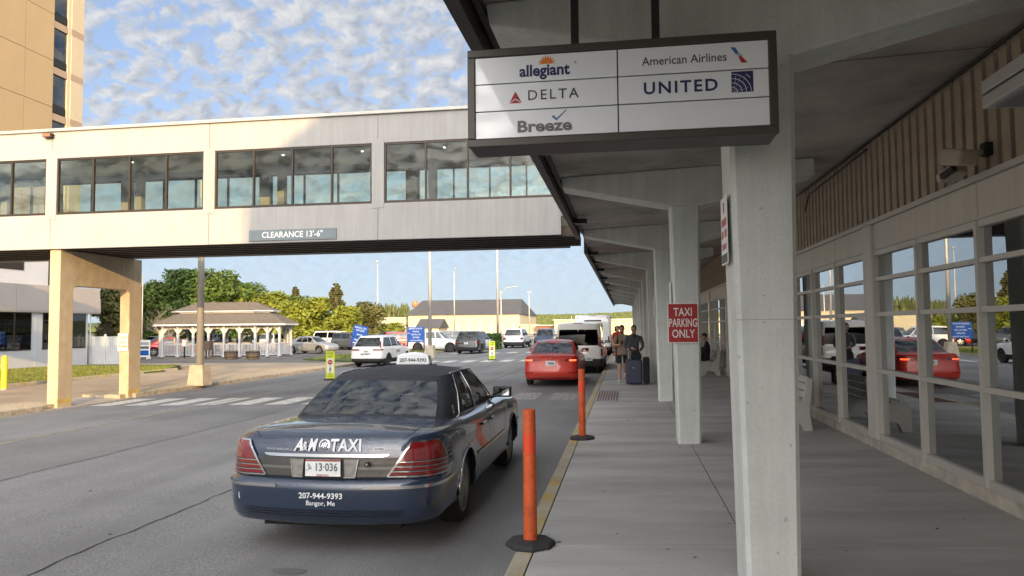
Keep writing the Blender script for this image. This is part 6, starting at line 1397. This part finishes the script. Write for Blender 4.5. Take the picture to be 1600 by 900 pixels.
# suitcase with a bag on top
sc_ = thing('suitcase', 'tall navy hard shell suitcase standing in front of the charcoal jacket', 'suitcase', (P.x - .02, P.y, .155)); m_navy = M('suitcase_navy', (.018, .028, .065), .4, coat=.3)
MB().box(-.24, .24, -.15, .15, .05, .76).build('shell', m_navy, sc_, bevel=.04)
for k in range(6): MB().box(-.20 + k * .07, -.175 + k * .07, -.158, -.149, .10, .71).build('shell_rib', m_navy, sc_, bevel=.004)
MB().box(.242, .25, -.01, .02, .1, .7).build('zip_piping', M('lime_piping', (.25, .35, .05), .6), sc_); MB().box(-.03, .0, -.162, -.157, .50, .53).build('badge', m_white, sc_)
for x in (-.19, .19):
    for y in (-.1, .1): b = MB(); b.lathe([(.03, -.012), (.03, .012)], 10, (x, y, .03), 'y'); b.build('castor', m_black, sc_)
for x in (-.10, .10): b = MB(); b.tube([(x, .14, .70), (x, .14, 1.02)], .009, 6); b.build('handle_tube', m_galv, sc_)
MB().box(-.12, .12, .125, .155, 1.0, 1.03).build('handle_grip', m_black, sc_, bevel=.008)
dk = tag(MB().box(.265, .46, -.14, .16, .20, .98).build('black_case', m_blk, None, bevel=.05), 'black upright case beside the navy suitcase', 'suitcase'); dk.location = (P.x - .02, P.y + .02, 0)
bg_ = thing('shoulder_bag', 'black bag resting on top of the navy suitcase', 'bag', (P.x + .05, P.y, .92)); b = MB(); b.prism([(-.17, 0), (.17, 0), (.15, .17), (.08, .24), (-.08, .24), (-.15, .17)], 'y', -.11, .08); b.build('bag_body', m_blk, bg_, bevel=.04); b = MB(); b.tube([(-.09, -.02, .22), (-.05, -.02, .32), (.05, -.02, .32), (.09, -.02, .22)], .012, 6); b.build('bag_handle', m_blk, bg_)
# distant person in red
JR = dict(JA); JR.update(elL=(.25, 0, 1.12), wrL=(.26, -.05, .88), haL=(.26, -.07, .80), elR=(-.25, 0, 1.12), wrR=(-.26, -.05, .88), haR=(-.26, -.07, .80))
P = G(966, 566, .14); person('distant person in a red shirt behind the walking pair', (P.x, P.y, .14), 0, JR, ([m_skin, m_redsh, m_trou], lambda c: 1 if .9 < c.z < 1.5 and not (abs(c.x) > .22 and c.z < 1.12) else (2 if c.z <= .9 and abs(c.x) < .2 else 0)), m_hairdk, m_blk, None, .05)
# seated person in black on the farther bench, facing the road (turned -90 deg)
JS = dict(pelvis=(0, 0, .56), waist=(0, .02, .72), chest=(0, .0, .96), neck=(0, -.03, 1.11), headbase=(0, -.06, 1.165), shL=(.19, 0, 1.03), elL=(.25, -.10, .78), wrL=(.12, -.30, .68), haL=(.07, -.36, .67), shR=(-.19, 0, 1.03), elR=(-.25, -.10, .78), wrR=(-.12, -.30, .68), haR=(-.07, -.36, .67),
    hipL=(.10, -.05, .54), knL=(.13, -.46, .52), anL=(.13, -.46, .10), toL=(.13, -.62, .05), hipR=(-.10, -.05, .54), knR=(-.13, -.46, .52), anR=(-.13, -.44, .10), toR=(-.13, -.60, .05))
person('person in black clothes sitting on the bench by the glass', (2.74, 25.55, walk_z(2.7)), -PI / 2, JS, ([m_skin, m_blk], lambda c: 0 if c.z > 1.12 or c.y < -.315 and .6 < c.z < .75 and abs(c.x) < .125 else 1), m_hairdk, m_blk, None, .3)
bp = tag(MB().box(-.18, .18, -.15, .15, 0, .45).build('backpack', m_blk, None, bevel=.07), 'black backpack on the bench next to the seated person', 'bag'); bp.location = (2.68, 25.95, walk_z(2.7) + .466)
